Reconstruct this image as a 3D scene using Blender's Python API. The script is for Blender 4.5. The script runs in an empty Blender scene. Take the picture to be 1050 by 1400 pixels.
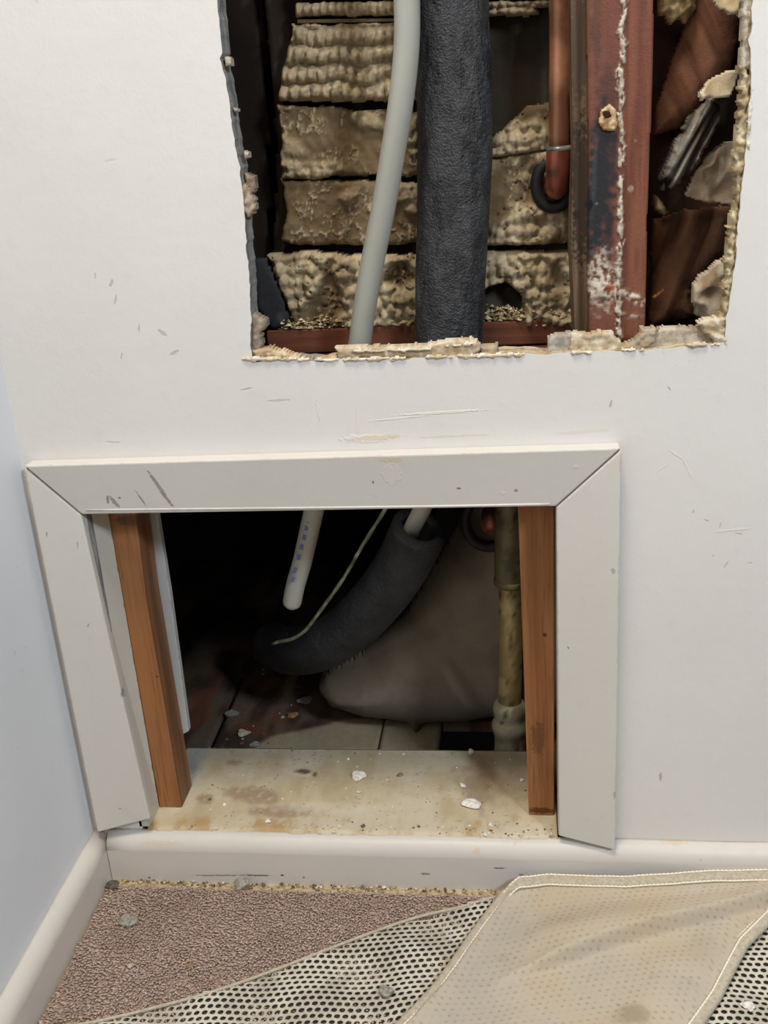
import bpy, bmesh, math, random
import numpy as np
from mathutils import Vector, Matrix, noise
from mathutils.geometry import tessellate_polygon
from math import radians, sin, cos, pi

# ------------------------------------------------------------------ camera
C = bpy.context.scene.collection
SC = bpy.context.scene
F = 1450.0
PITCH, YAW, ROLL = radians(21.35), radians(8.0), radians(-4.0)
_fw = np.array([-sin(YAW)*cos(PITCH), cos(YAW)*cos(PITCH), -sin(PITCH)])
_r0 = np.array([cos(YAW), sin(YAW), 0.0]); _u0 = np.cross(_r0, _fw)
CR = _r0*cos(ROLL)+_u0*sin(ROLL); CU = -_r0*sin(ROLL)+_u0*cos(ROLL); CW = _fw
CAM = np.array([0.0, -1.0, 0.85934])
cd = bpy.data.cameras.new('camera'); cam = bpy.data.objects.new('camera', cd); C.objects.link(cam)
cd.sensor_fit = 'VERTICAL'; cd.sensor_height = 36.0; cd.lens = F/1400*36.0
cd.clip_start = 0.01
M = Matrix(((CR[0], CU[0], -CW[0], CAM[0]), (CR[1], CU[1], -CW[1], CAM[1]), (CR[2], CU[2], -CW[2], CAM[2]), (0, 0, 0, 1)))
cam.matrix_world = M
SC.camera = cam

# ------------------------------------------------------------------ light
SC.view_settings.view_transform = 'Standard'; SC.view_settings.look = 'None'
SC.view_settings.gamma = 1; SC.view_settings.use_curve_mapping = False
SC.view_settings.exposure = -0.12
w = bpy.data.worlds.new('world'); SC.world = w; w.use_nodes = True
w.node_tree.nodes['Background'].inputs[0].default_value = (0.86, 0.93, 1.0, 1)
w.node_tree.nodes['Background'].inputs[1].default_value = 0.09

def area(name, loc, target, size, power, col, sy=None):
    l = bpy.data.lights.new(name, 'AREA'); l.energy = power; l.color = col; l.size = size
    if sy: l.shape = 'RECTANGLE'; l.size_y = sy
    o = bpy.data.objects.new(name, l); C.objects.link(o)
    o.location = loc
    o.rotation_euler = (Vector(target)-Vector(loc)).to_track_quat('-Z', 'Y').to_euler()
    return o
area('ceiling_lamp', (-0.2, -0.62, 2.6), (-0.1, 0.0, 0.3), 0.45, 37.0, (1.0, 0.885, 0.76))
area('window_light', (1.20, -1.65, 1.95), (-0.2, 0.0, 0.40), 0.32, 38.0, (0.82, 0.91, 1.0), 0.32)
area('warm_fill', (-0.35, -2.0, 1.9), (0.0, 0.0, 0.5), 0.7, 5.5, (1.0, 0.91, 0.79))  # added warm fill; stands for no lamp in the room

# ------------------------------------------------------------------ pixel -> place on a real plane
def ray(px, py): return CR*(px-525)/F - CU*(py-700)/F + CW
def aty(px, py, y=0.0):
    d = ray(px, py); return CAM + d*(y-CAM[1])/d[1]
def atz(px, py, z=0.0):
    d = ray(px, py); return CAM + d*(z-CAM[2])/d[2]
def atx(px, py, x):
    d = ray(px, py); return CAM + d*(x-CAM[0])/d[0]
def rpx(P, pxw): return pxw/2/F*float((np.asarray(P)-CAM) @ CW)
def prj(X, Y, Z):
    a = X-CAM[0]; b = Y-CAM[1]; c = Z-CAM[2]
    z = a*CW[0]+b*CW[1]+c*CW[2]
    return 525+F*(a*CR[0]+b*CR[1]+c*CR[2])/z, 700-F*(a*CU[0]+b*CU[1]+c*CU[2])/z

# ------------------------------------------------------------------ noise (numpy)
def _h(ix, iy, s=0):
    n = (ix.astype(np.int64)*374761393 + iy.astype(np.int64)*668265263 + int(s)*1442695041) & 0xffffffff
    n = ((n ^ (n >> 13))*1274126177) & 0xffffffff
    n = n ^ (n >> 16)
    return (n & 0xffffff)/float(0xffffff)
def vnoise(x, y, s=0):
    x = np.asarray(x, float); y = np.asarray(y, float)
    ix = np.floor(x); iy = np.floor(y); fx = x-ix; fy = y-iy
    fx = fx*fx*(3-2*fx); fy = fy*fy*(3-2*fy)
    a = _h(ix, iy, s); b = _h(ix+1, iy, s); c = _h(ix, iy+1, s); d = _h(ix+1, iy+1, s)
    return (a*(1-fx)+b*fx)*(1-fy)+(c*(1-fx)+d*fx)*fy
def fbm(x, y, s=0, o=4):
    t = 0; a = .5; n = 0
    for i in range(o):
        t = t+a*vnoise(np.asarray(x)*2**i, np.asarray(y)*2**i, s+i*17); n += a; a *= .5
    return t/n
def worley(x, y, s=0):
    x = np.asarray(x, float); y = np.asarray(y, float)
    ix = np.floor(x); iy = np.floor(y); d1 = np.full(x.shape, 9.); d2 = np.full(x.shape, 9.)
    for i in (-1, 0, 1):
        for j in (-1, 0, 1):
            cx = ix+i+.15+.7*_h(ix+i, iy+j, s); cy = iy+j+.15+.7*_h(ix+i, iy+j, s+5)
            d = np.hypot(x-cx, y-cy)
            m = d < d1; d2 = np.where(m, d1, np.minimum(d2, d)); d1 = np.where(m, d, d1)
    return d1, d2
def sst(a, b, x):
    t = np.clip((np.asarray(x, float)-a)/(b-a), 0, 1); return t*t*(3-2*t)
def lin(c):
    c = np.asarray(c, float)/255.0
    return np.where(c <= .04045, c/12.92, ((c+.055)/1.055)**2.4)
def mixc(a, b, t):
    t = np.asarray(t)[..., None]; return np.asarray(a)*(1-t)+np.asarray(b)*t
def ell(PX, PY, cx, cy, rx, ry, ang=0, soft=.5, rough=0.35, seed=0):
    a = radians(ang); dx = PX-cx; dy = PY-cy
    u = (dx*cos(a)+dy*sin(a))/rx; v = (-dx*sin(a)+dy*cos(a))/ry
    r = np.hypot(u, v)+rough*2*(fbm(PX*.12, PY*.12, seed+3)-.5)
    return 1-sst(1-soft, 1+soft*.3, r)

# ------------------------------------------------------------------ materials
def principled(name, col=(.8, .8, .8), rough=.6, metal=0.0, spec=None):
    m = bpy.data.materials.new(name); m.use_nodes = True
    b = m.node_tree.nodes['Principled BSDF']
    b.inputs['Base Color'].default_value = (*col, 1); b.inputs['Roughness'].default_value = rough
    b.inputs['Metallic'].default_value = metal
    if spec is not None: b.inputs['Specular IOR Level'].default_value = spec
    return m, m.node_tree, b
def N(nt, t, **k):
    n = nt.nodes.new(t)
    for a, v in k.items(): setattr(n, a, v)
    return n
def mathn(nt, op, a, b=None, clamp=False):
    n = N(nt, 'ShaderNodeMath', operation=op); n.use_clamp = clamp
    for i, v in enumerate((a, b)):
        if v is None: continue
        if isinstance(v, (int, float)): n.inputs[i].default_value = v
        else: nt.links.new(v, n.inputs[i])
    return n.outputs[0]
def pos(nt): return N(nt, 'ShaderNodeNewGeometry').outputs['Position']
def noise_n(nt, vec, scale, detail=4, stretch=None, dist=0.0, rough=.55):
    if stretch:
        mp = N(nt, 'ShaderNodeMapping'); mp.inputs['Scale'].default_value = stretch
        nt.links.new(vec, mp.inputs[0]); vec = mp.outputs[0]
    n = N(nt, 'ShaderNodeTexNoise'); n.inputs['Scale'].default_value = scale; n.inputs['Detail'].default_value = detail
    n.inputs['Distortion'].default_value = dist; n.inputs['Roughness'].default_value = rough
    nt.links.new(vec, n.inputs['Vector']); return n.outputs['Fac']
def ramp(nt, fac, stops):
    r = N(nt, 'ShaderNodeValToRGB'); e = r.color_ramp.elements
    while len(e) < len(stops): e.new(.5)
    for i, (p, c) in enumerate(stops):
        e[i].position = p; e[i].color = (*c, 1) if len(c) == 3 else c
    nt.links.new(fac, r.inputs[0]); return r.outputs[0]
def mapr(nt, v, a, b, c=0.0, d=1.0, smooth=True):
    n = N(nt, 'ShaderNodeMapRange'); n.interpolation_type = 'SMOOTHSTEP' if smooth else 'LINEAR'
    for i, q in enumerate((a, b, c, d)): n.inputs[i+1].default_value = q
    nt.links.new(v, n.inputs[0]); return n.outputs[0]
def mix(nt, fac, a, b):
    n = N(nt, 'ShaderNodeMix', data_type='RGBA')
    if isinstance(fac, (int, float)): n.inputs[0].default_value = fac
    else: nt.links.new(fac, n.inputs[0])
    for i, v in ((6, a), (7, b)):
        if isinstance(v, (tuple, list, np.ndarray)): n.inputs[i].default_value = (*[float(q) for q in v[:3]], 1)
        else: nt.links.new(v, n.inputs[i])
    return n.outputs[2]
def bump(nt, b, h, strength=.3, dist=.001, prev=None):
    n = N(nt, 'ShaderNodeBump'); n.inputs['Strength'].default_value = strength; n.inputs['Distance'].default_value = dist
    nt.links.new(h, n.inputs['Height'])
    if prev is not None: nt.links.new(prev, n.inputs['Normal'])
    nt.links.new(n.outputs[0], b.inputs['Normal']); return n.outputs[0]
def marks(nt, vec, lst):
    """wear marks and painted shade: (point, along, across, angle in the wall plane, strength)"""
    tot = None
    nz = noise_n(nt, vec, 260, 3)
    nz = mathn(nt, 'MULTIPLY', mathn(nt, 'SUBTRACT', nz, .5), 1.6)
    for (p, ra, rb, ang, st, pl) in lst:
        s = N(nt, 'ShaderNodeVectorMath', operation='SUBTRACT'); nt.links.new(vec, s.inputs[0]); s.inputs[1].default_value = tuple(float(q) for q in p)
        r = N(nt, 'ShaderNodeVectorRotate'); r.rotation_type = {'y': 'Y_AXIS', 'z': 'Z_AXIS', 'x': 'X_AXIS'}[pl]
        nt.links.new(s.outputs[0], r.inputs['Vector']); r.inputs['Angle'].default_value = radians(ang)
        sc = N(nt, 'ShaderNodeVectorMath', operation='MULTIPLY'); nt.links.new(r.outputs[0], sc.inputs[0])
        sc.inputs[1].default_value = {'y': (1/ra, 0.0, 1/rb), 'z': (1/ra, 1/rb, 0.0), 'x': (0.0, 1/ra, 1/rb)}[pl]
        ln = N(nt, 'ShaderNodeVectorMath', operation='LENGTH'); nt.links.new(sc.outputs[0], ln.inputs[0])
        d = mathn(nt, 'ADD', ln.outputs['Value'], nz)
        m = mapr(nt, d, .6, 1.05, st, 0.0)
        tot = m if tot is None else mathn(nt, 'MAXIMUM', tot, m)
    return tot
def mk(px, py, a, b, ang, st, y=0.0):     # a mark on the back wall or its trim, sizes in mm
    return (aty(px, py, y), a/1000, b/1000, ang, st, 'y')
def mkz(px, py, a, b, ang, st, z): return (atz(px, py, z), a/1000, b/1000, ang, st, 'z')

def paint_mat(name, col, marklist=(), markcol=(110, 105, 98), rough=.5, blotch=.05, bs=.25, edge_wear=0.0, yellow=None, extra=()):
    m, nt, b = principled(name, lin(col), rough, spec=.35)
    P = pos(nt)
    n1 = noise_n(nt, P, 5, 5); n2 = noise_n(nt, P, 55, 4); n3 = noise_n(nt, P, 420, 2)
    c = mix(nt, mapr(nt, n1, .3, .7), lin(col)*(1-blotch), lin(col)*(1+blotch*.5))
    c = mix(nt, mapr(nt, n2, .55, .78, 0, .25), c, lin([q*.93 for q in col]))
    # tiny scuffs
    sp = noise_n(nt, P, 150, 3, dist=1.0); gate = noise_n(nt, P, 9, 2)
    spf = mathn(nt, 'MULTIPLY', mapr(nt, sp, .70, .76), mapr(nt, gate, .52, .66))
    c = mix(nt, mathn(nt, 'MULTIPLY', spf, .5), c, lin(markcol))
    if yellow: c = mix(nt, mapr(nt, noise_n(nt, P, 30, 4), .50, .66, 0, yellow), c, lin((203, 180, 140)))
    h = mathn(nt, 'ADD', mathn(nt, 'MULTIPLY', n2, 1.0), mathn(nt, 'MULTIPLY', n3, .22))
    for (lst, mc, amt, depth) in [(marklist, markcol, 1, -1.2)]+list(extra):
        if lst:
            mm = marks(nt, P, lst)
            if mc is not None: c = mix(nt, mathn(nt, 'MULTIPLY', mm, amt), c, lin(mc))
            h = mathn(nt, 'ADD', h, mathn(nt, 'MULTIPLY', mm, depth))
    if edge_wear:
        bv = N(nt, 'ShaderNodeBevel', samples=4); bv.inputs[0].default_value = .003
        dt = N(nt, 'ShaderNodeVectorMath', operation='DOT_PRODUCT')
        nt.links.new(bv.outputs[0], dt.inputs[0]); nt.links.new(N(nt, 'ShaderNodeNewGeometry').outputs['Normal'], dt.inputs[1])
        ew = mathn(nt, 'MULTIPLY', mapr(nt, dt.outputs['Value'], .99, .90), mapr(nt, noise_n(nt, P, 60, 5), .5, .62))
        c = mix(nt, mathn(nt, 'MULTIPLY', ew, edge_wear), c, lin((120, 100, 75)))
    nt.links.new(c, b.inputs['Base Color'])
    bump(nt, b, h, bs, .0012)
    return m

def wood_mat(name, c1, c2, axis='z', rough=.55, marklist=(), markcol=(60, 40, 30), bs=.3, fine=1.0):
    m, nt, b = principled(name, lin(c1), rough, spec=.3); P = pos(nt)
    st = {'z': (60, 60, 2.5), 'x': (2.5, 60, 60), 'y': (60, 2.5, 60)}[axis]
    n = noise_n(nt, P, 1.0*fine, 6, st, .6); n2 = noise_n(nt, P, 6*fine, 4, st, .2); n3 = noise_n(nt, P, 12, 3)
    c = mix(nt, mapr(nt, n, .32, .68), lin(c1), lin(c2))
    c = mix(nt, mapr(nt, n2, .52, .7, 0, .45), c, lin([q*.72 for q in c2]))
    c = mix(nt, mapr(nt, n3, .5, .75, 0, .3), c, lin([q*.8 for q in c1]))
    if marklist: c = mix(nt, marks(nt, P, marklist), c, lin(markcol))
    nt.links.new(c, b.inputs['Base Color']); bump(nt, b, mathn(nt, 'ADD', n, n2), bs, .0006)
    return m

def attr_mat(name, rough=.85, fs=700, bs=.5, dist=.0008, spec=.25, metal=0.0, var=.35):
    """albedo comes from the mesh's own colour attribute (paint, stain, scorch, some painted light and shade), plus grain"""
    m, nt, b = principled(name, (.5, .5, .5), rough, metal, spec); P = pos(nt)
    at = N(nt, 'ShaderNodeVertexColor'); at.layer_name = 'Col'
    n = noise_n(nt, P, fs, 4); n2 = noise_n(nt, P, fs*.2, 4)
    v = mathn(nt, 'ADD', mathn(nt, 'MULTIPLY', mathn(nt, 'ADD', n, n2), var), 1-var)
    mu = N(nt, 'ShaderNodeVectorMath', operation='SCALE'); nt.links.new(at.outputs['Color'], mu.inputs[0]); nt.links.new(v, mu.inputs['Scale'])
    nt.links.new(mu.outputs[0], b.inputs['Base Color'])
    bump(nt, b, mathn(nt, 'ADD', n, n2), bs, dist)
    return m

# ------------------------------------------------------------------ object helpers
def tag(o, label=None, cat=None, group=None, kind=None):
    if label: o['label'] = label
    if cat: o['category'] = cat
    if group: o['group'] = group
    if kind: o['kind'] = kind
    return o
def thing(name, loc, label, cat, group=None):
    o = bpy.data.objects.new(name, None); C.objects.link(o); o.location = [float(q) for q in loc]
    o.empty_display_size = .02
    return tag(o, label, cat, group)
def link(name, me, mats, parent=None, smooth=False):
    for m in (mats if isinstance(mats, (list, tuple)) else [mats]): me.materials.append(m)
    if smooth:
        for p in me.polygons: p.use_smooth = True
    o = bpy.data.objects.new(name, me); C.objects.link(o)
    if parent is not None:
        o.parent = parent; p = parent; loc = Vector((0, 0, 0))
        while p: loc += p.location; p = p.parent
        o.matrix_parent_inverse = Matrix.Translation(-loc)
    return o
def mesh(name, V, Fc, mats, parent=None, smooth=False, cols=None, midx=None):
    me = bpy.data.meshes.new(name); me.from_pydata([tuple(map(float, v)) for v in V], [], Fc)
    if cols is not None:
        ca = me.color_attributes.new('Col', 'FLOAT_COLOR', 'POINT')
        cc = np.ones((len(V), 4)); cc[:, :3] = cols; ca.data.foreach_set('color', cc.ravel())
    o = link(name, me, mats, parent, smooth)
    if midx is not None: me.polygons.foreach_set('material_index', midx)
    me.update(); return o
def recenter(o):
    """put a single-mesh thing's origin at its own base"""
    me = o.data; n = len(me.vertices); co = np.empty(n*3); me.vertices.foreach_get('co', co); co = co.reshape(-1, 3)
    c = co.mean(0); c[2] = co[:, 2].min(); co -= c; me.vertices.foreach_set('co', co.ravel()); me.update()
    o.location = Vector(c) + o.location; return o
def bevel(o, wd=.002, seg=2):
    b = o.modifiers.new('bevel', 'BEVEL'); b.width = wd; b.segments = seg; b.limit_method = 'ANGLE'; b.angle_limit = radians(35); return o
def box(name, x0, x1, y0, y1, z0, z1, mats, parent=None, bev=0):
    V = [(x, y, z) for x in (x0, x1) for y in (y0, y1) for z in (z0, z1)]
    Fc = [(0, 1, 3, 2), (4, 6, 7, 5), (0, 4, 5, 1), (2, 3, 7, 6), (0, 2, 6, 4), (1, 5, 7, 3)]
    o = mesh(name, V, Fc, mats, parent)
    if bev: bevel(o, bev)
    return o
def prism(name, pts, y0, y1, mats, parent=None, bev=0):
    """pts: (x,z) ring; faces between y0 (front) and y1"""
    n = len(pts); V = [(x, y0, z) for x, z in pts]+[(x, y1, z) for x, z in pts]
    A = sum(pts[i][0]*pts[(i+1) % n][1]-pts[(i+1) % n][0]*pts[i][1] for i in range(n))
    idx = list(range(n)) if A > 0 else list(range(n))[::-1]
    Fc = [tuple(idx), tuple(i+n for i in idx[::-1])]+[(idx[(k+1) % n], idx[k], idx[k]+n, idx[(k+1) % n]+n) for k in range(n)]
    o = mesh(name, V, Fc, mats, parent)
    if bev: bevel(o, bev)
    return o
def smooth_path(pts, k=8):
    P = [np.array(p, float) for p in pts]; P = [2*P[0]-P[1]]+P+[2*P[-1]-P[-2]]; out = []
    for i in range(1, len(P)-2):
        for j in range(k):
            t = j/k; a, b, c, d = P[i-1:i+3]
            out.append(.5*((2*b)+(-a+c)*t+(2*a-5*b+4*c-d)*t*t+(-a+3*b-3*c+d)*t**3))
    out.append(P[-2]); return out
def tube_data(path, rad, seg=20, cap=(True, True), jit=0.0, seed=0):
    n = len(path); V = []; Fc = []; up = None
    for i, p in enumerate(path):
        t = path[min(i+1, n-1)]-path[max(i-1, 0)]; t = t/np.linalg.norm(t)
        if up is None:
            a = np.array([0, 1., 0]) if abs(t[1]) < .8 else np.array([1., 0, 0]); up = a-t*(a@t)
        up = up-t*(up@t); up /= np.linalg.norm(up); s = np.cross(t, up)
        r = rad[i] if hasattr(rad, '__len__') else rad
        for j in range(seg):
            a = 2*pi*j/seg; rr = r
            if jit: rr = r*(1+jit*(float(fbm(np.array(i*.9), np.array(j*.9), seed))-.5))
            V.append(p+(up*cos(a)+s*sin(a))*rr)
    for i in range(n-1):
        for j in range(seg):
            k = (j+1) % seg; Fc.append((i*seg+j, i*seg+k, (i+1)*seg+k, (i+1)*seg+j))
    if cap[0]: Fc.append(tuple(range(seg))[::-1])
    if cap[1]: Fc.append(tuple((n-1)*seg+j for j in range(seg)))
    return V, Fc
def tube(name, path, rad, mats, parent=None, seg=20, cap=(True, True), jit=0, seed=0):
    V, Fc = tube_data(path, rad, seg, cap, jit, seed); return mesh(name, V, Fc, mats, parent, True)
def hollow_tube(name, path, ro, ri, mats, parent=None, seg=28):
    V, Fc = tube_data(path, ro, seg, (False, False)); V2, F2 = tube_data(path, ri, seg, (False, False)); n = len(V)
    Fc += [tuple(i+n for i in f[::-1]) for f in F2]
    for e in (0, (len(path)-1)*seg):
        for j in range(seg):
            k = (j+1) % seg; q = (e+k, e+j, e+j+n, e+k+n); Fc.append(q if e == 0 else q[::-1])
    return mesh(name, V+V2, Fc, mats, parent, True)

def poly_dist(X, Z, P):
    """signed distance to polygon, positive inside"""
    d = np.full(X.shape, 1e9); ins = np.zeros(X.shape, bool); n = len(P)
    for i in range(n):
        ax, az = P[i]; bx, bz = P[(i+1) % n]; ex, ez = bx-ax, bz-az; L = ex*ex+ez*ez+1e-18
        t = np.clip(((X-ax)*ex+(Z-az)*ez)/L, 0, 1); d = np.minimum(d, np.hypot(X-ax-t*ex, Z-az-t*ez))
        c = ((az > Z) != (bz > Z)) & (X < (bx-ax)*(Z-az)/((bz-az) or 1e-12)+ax); ins ^= c
    return np.where(ins, d, -d)
def relief(name, poly, y, fn, mat, parent=None, res=.002, back=.004, edge=.006, jag=.003, jfreq=90, seed=0, px=True, smooth=True, thick=.01):
    """a solid slab facing the room with its own modelled surface. fn(PX,PY,X,Z,d)->(height, colour)"""
    P = [tuple(aty(a, b, y)[[0, 2]]) for a, b in poly] if px else poly
    xs = [p[0] for p in P]; zs = [p[1] for p in P]
    gx = np.arange(min(xs)-res*2, max(xs)+res*3, res); gz = np.arange(min(zs)-res*2, max(zs)+res*3, res)
    X, Z = np.meshgrid(gx, gz, indexing='ij')
    d = poly_dist(X, Z, P)+jag*2*(fbm(X*jfreq, Z*jfreq, seed, 3)-.5)
    PX, PY = prj(X, y, Z)
    h, col = fn(PX, PY, X, Z, d)
    prof = np.sqrt(np.clip(1-(1-np.clip(d/edge, 0, 1))**2, 0, 1))
    Y = y-(thick*prof+h*prof)
    keep = d > 0
    cell = keep[:-1, :-1] & keep[1:, :-1] & keep[:-1, 1:] & keep[1:, 1:]
    ids = -np.ones(X.shape, int)
    used = np.zeros(X.shape, bool)
    used[:-1, :-1] |= cell; used[1:, :-1] |= cell; used[:-1, 1:] |= cell; used[1:, 1:] |= cell
    ii = np.argwhere(used); n = len(ii)
    if n < 4: return None
    ids[used] = np.arange(n)
    V = np.stack([X[used], Y[used], Z[used]], 1); VB = V.copy(); VB[:, 1] = y+back
    col = np.broadcast_to(col, X.shape+(3,))[used]
    Fc = []; cs = np.argwhere(cell)
    for i, j in cs:
        a, b, c, e = ids[i, j], ids[i+1, j], ids[i+1, j+1], ids[i, j+1]; Fc.append((a, b, c, e))
        def out(p, q): return not (0 <= p < cell.shape[0] and 0 <= q < cell.shape[1] and cell[p, q])
        if out(i, j-1): Fc.append((b, a, a+n, b+n))
        if out(i+1, j): Fc.append((c, b, b+n, c+n))
        if out(i, j+1): Fc.append((e, c, c+n, e+n))
        if out(i-1, j): Fc.append((a, e, e+n, a+n))
    nf = len(cs)
    # flat back from the same cells, joined in strips
    for i in range(cell.shape[0]):
        j = 0
        while j < cell.shape[1]:
            if cell[i, j]:
                k = j
                while k < cell.shape[1] and cell[i, k]: k += 1
                Fc.append((ids[i, j]+n, ids[i, k]+n, ids[i+1, k]+n, ids[i+1, j]+n)); j = k
            else: j += 1
    o = mesh(name, np.vstack([V, VB]), Fc, mat, parent, False, np.clip(np.vstack([col, col]), 0, 1))
    if smooth:
        ln = len(Fc); sm = np.zeros(ln, bool); 
        for k, f in enumerate(Fc):
            if max(f) < n: sm[k] = True
        o.data.polygons.foreach_set('use_smooth', sm)
    return o

def chip(name, P, sx, sy, sz, mat, seed, rot=0.0, parent=None, sub=3, tilt=0.0):
    bm = bmesh.new(); bmesh.ops.create_icosphere(bm, subdivisions=sub, radius=1)
    for v in bm.verts:
        p = v.co*1.3+Vector((seed*7.3, seed*3.1, seed)); k = 1+.55*noise.noise(p)+.25*noise.noise(p*2.7)
        q = v.co*k
        for pl in range(5):       # knap flat faces
            nv = noise.random_unit_vector() if False else Vector((sin(seed*3+pl*2.1), cos(seed*1.7+pl*1.3), sin(seed+pl*2.9)*.8)).normalized()
            dd = q.dot(nv)-.72
            if dd > 0: q -= nv*dd*.85
        v.co = Vector((q.x*sx, q.y*sy, max(q.z, -.75)*sz+.75*sz))
    me = bpy.data.meshes.new(name); bm.to_mesh(me); bm.free(); me.materials.append(mat)
    o = bpy.data.objects.new(name, me); C.objects.link(o); o.location = [float(q) for q in P]; o.rotation_euler = (tilt, 0, rot)
    if parent is not None: o.parent = parent; o.matrix_parent_inverse = Matrix.Translation(-parent.location)
    return o

# ================================================================== STRUCTURE
XL = -.519; TW = .030
M_wall = paint_mat('wall_paint', (220, 217, 212), [
    mk(152, 388, 5, 1.6, 60, .6), mk(158, 410, 6, 1.2, 70, .6), mk(222, 455, 6, 2.5, -35, .5), mk(238, 483, 6, 2, 20, .5), mk(190, 450, 5, 1, 80, .6),
    mk(166, 487, 4, 1, 70, .6), mk(130, 377, 3, 1.2, 80, .5), mk(338, 532, 7, 1.4, 8, .5), mk(380, 548, 14, 1.6, 2, .4), mk(835, 553, 5, 1.2, 75, .7),
    mk(903, 1062, 7, 1.8, 88, .75), mk(915, 532, 3, 1, -60, .6), mk(966, 712, 3, 1, -22, .5), mk(985, 718, 4, 1, 80, .4), mk(1010, 730, 5, 1, -12, .5), mk(993, 772, 4, 1, 60, .45), mk(975, 760, 2, 1, 60, .45), mk(948, 700, 2, 1, 60, .5), mk(1025, 770, 3, 1, 0, .4),
    mk(155, 605, 9, 1.5, -5, .3), mk(150, 220, 7, 1.4, 10, .2)], (168, 158, 146), .45, .03, .4,
    extra=[([mk(605, 564, 46, 1.6, 2, .9), mk(545, 572, 30, 1.2, 4, .8), mk(435, 560, 1.6, 12, 2, .7), mk(489, 580, 1.4, 22, 0, .6), mk(925, 622, 9, 1.4, -35, .5), mk(905, 640, 7, 1, 40, .3),
             mk(500, 600, 26, 5, 1, .8), mk(940, 640, 14, 1.2, -65, .3), mk(1000, 725, 22, 1.4, 5, .3)], (226, 218, 206), .8, 1.6),
           ([mk(515, 598, 32, 3.2, 2, .6), mk(620, 596, 45, 1.6, 1, .4), mk(800, 590, 30, 2.4, 3, .3)], (196, 176, 140), .7, .4)])
M_lwall = paint_mat('side_wall_daylit', (222, 226, 231), rough=.5, blotch=.03, bs=.15)  # wall paint tinted bluer and lighter to carry the cool window light
M_trim = paint_mat('trim_paint', (207, 203, 195), [
    mk(627, 669, 2.6, 1.6, 0, 1, -.016), mk(706, 672, 2.4, 1.8, 0, .8, -.016), mk(162, 682, 1.8, 1.4, 0, 1, -.016), mk(510, 660, 1.3, 2, 0, .9, -.016),
    mk(213, 660, 20, 2.2, -64, .75, -.016), mk(226, 682, 13, 2.2, -60, .8, -.016), mk(155, 688, 9, 2.4, -60, .75, -.016), mk(192, 684, 11, 1.2, -66, .8, -.016), mk(146, 685, 6, 1.5, 80, .8, -.016),
    mk(777, 888, 2, 1.0, -60, .8, -.016), mk(64, 730, 4, 1, 80, .6, -.016), mk(104, 747, 5, 1, 80, .5, -.016), mk(119, 857, 3, 1, 60, .6, -.016), mk(163, 1107, 2, 1, 0, .6, -.016),
    mk(840, 1085, 2, 6, 0, .5, -.016), mk(838, 780, 2.5, 3.5, 0, .45, -.016), mk(128, 741, 3, 9, -12, .7, -.010), mk(168, 946, 3, 9, -12, .7, -.010)],
    (128, 121, 112), .42, .03, .3, edge_wear=.35,
    extra=[([mk(535, 648, 12, 15, 0, .55, -.016), mk(688, 676, 3, 2, 0, .7, -.016), mk(788, 638, 3, 2, 0, .8, -.016)], (222, 214, 202), .35, 1.4),
           ([mk(535, 628, 16, 3, 0, .7, -.016), mk(720, 612, 60, 1.8, 2, .5, -.016), mk(830, 606, 14, 2.4, 2, .6, -.016)], (205, 180, 138), .8, .3)])
BZ = .054
M_base = paint_mat('baseboard_paint', (208, 202, 194), [
    mk(300, 1197, 34, 1.4, 2, .6, -.018), mk(350, 1197, 18, 1.5, 0, .85, -.018), mk(204, 1200, 2, 1.6, 0, .9, -.018), mk(386, 1197, 2.4, 1.8, 0, .9, -.018), mk(415, 1200, 2, 1.4, 0, .8, -.018),
    mk(582, 1195, 6, 1.6, 0, .7, -.018), mk(682, 1187, 8, 1.6, 0, .75, -.018), mk(712, 1196, 3, 1.4, 0, .7, -.018), mk(352, 1142, 5, 2, 0, .55, -.012), mk(392, 1141, 3.4, 3, 0, .8, -.012),
    mk(287, 1140, 1, 2.4, 0, .6, -.012), mk(497, 1133, 5, 3, 0, .5, -.008)], (88, 84, 80), .4, .03, .3, edge_wear=.4,
    extra=[([mk(708, 1150, 12, 6, 0, .8, -.012), mk(925, 1156, 20, 4, 0, .6, -.012), mk(220, 1150, 30, 3, 0, .45, -.012), mk(652, 1162, 5, 4, 0, .6, -.014)], (206, 182, 142), .8, .6)])

def jag(pts, amp, f, seed, step=.004):
    out = []
    for i in range(len(pts)):
        a = np.array(pts[i]); b = np.array(pts[(i+1) % len(pts)]); L = np.linalg.norm(b-a); k = max(1, int(L/step)); nrm = np.array([-(b-a)[1], (b-a)[0]])/L
        for j in range(k):
            p = a+(b-a)*j/k
            out.append(p+nrm*amp*2*(float(fbm(np.array(p[0]*f), np.array(p[1]*f), seed, 4))-.5))
    return out
hole_px = [(297, 0), (303, 72), (301, 80), (311, 120), (316, 160), (323, 205), (331, 250), (337, 330), (342, 400), (343, 440), (345, 494), (380, 492), (430, 494), (470, 491), (520, 492), (580, 489), (640, 486), (690, 484), (745, 484), (830, 479), (870, 481), (930, 474), (990, 467),
           (993, 440), (1000, 400), (1006, 350), (1010, 300), (1013, 250), (1023, 190), (1024, 150), (1029, 100), (1024, 60), (1029, 0)]
hole = [tuple(aty(a, b, 0)[[0, 2]]) for a, b in hole_px]+[(.20, 1.17), (-.245, 1.17)]
hole = [tuple(p) for p in jag(hole, .0022, 120, 4, .003)]
op = [(-.459, .475), (.040, .475), (.040, .0), (-.459, .0)]
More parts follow.
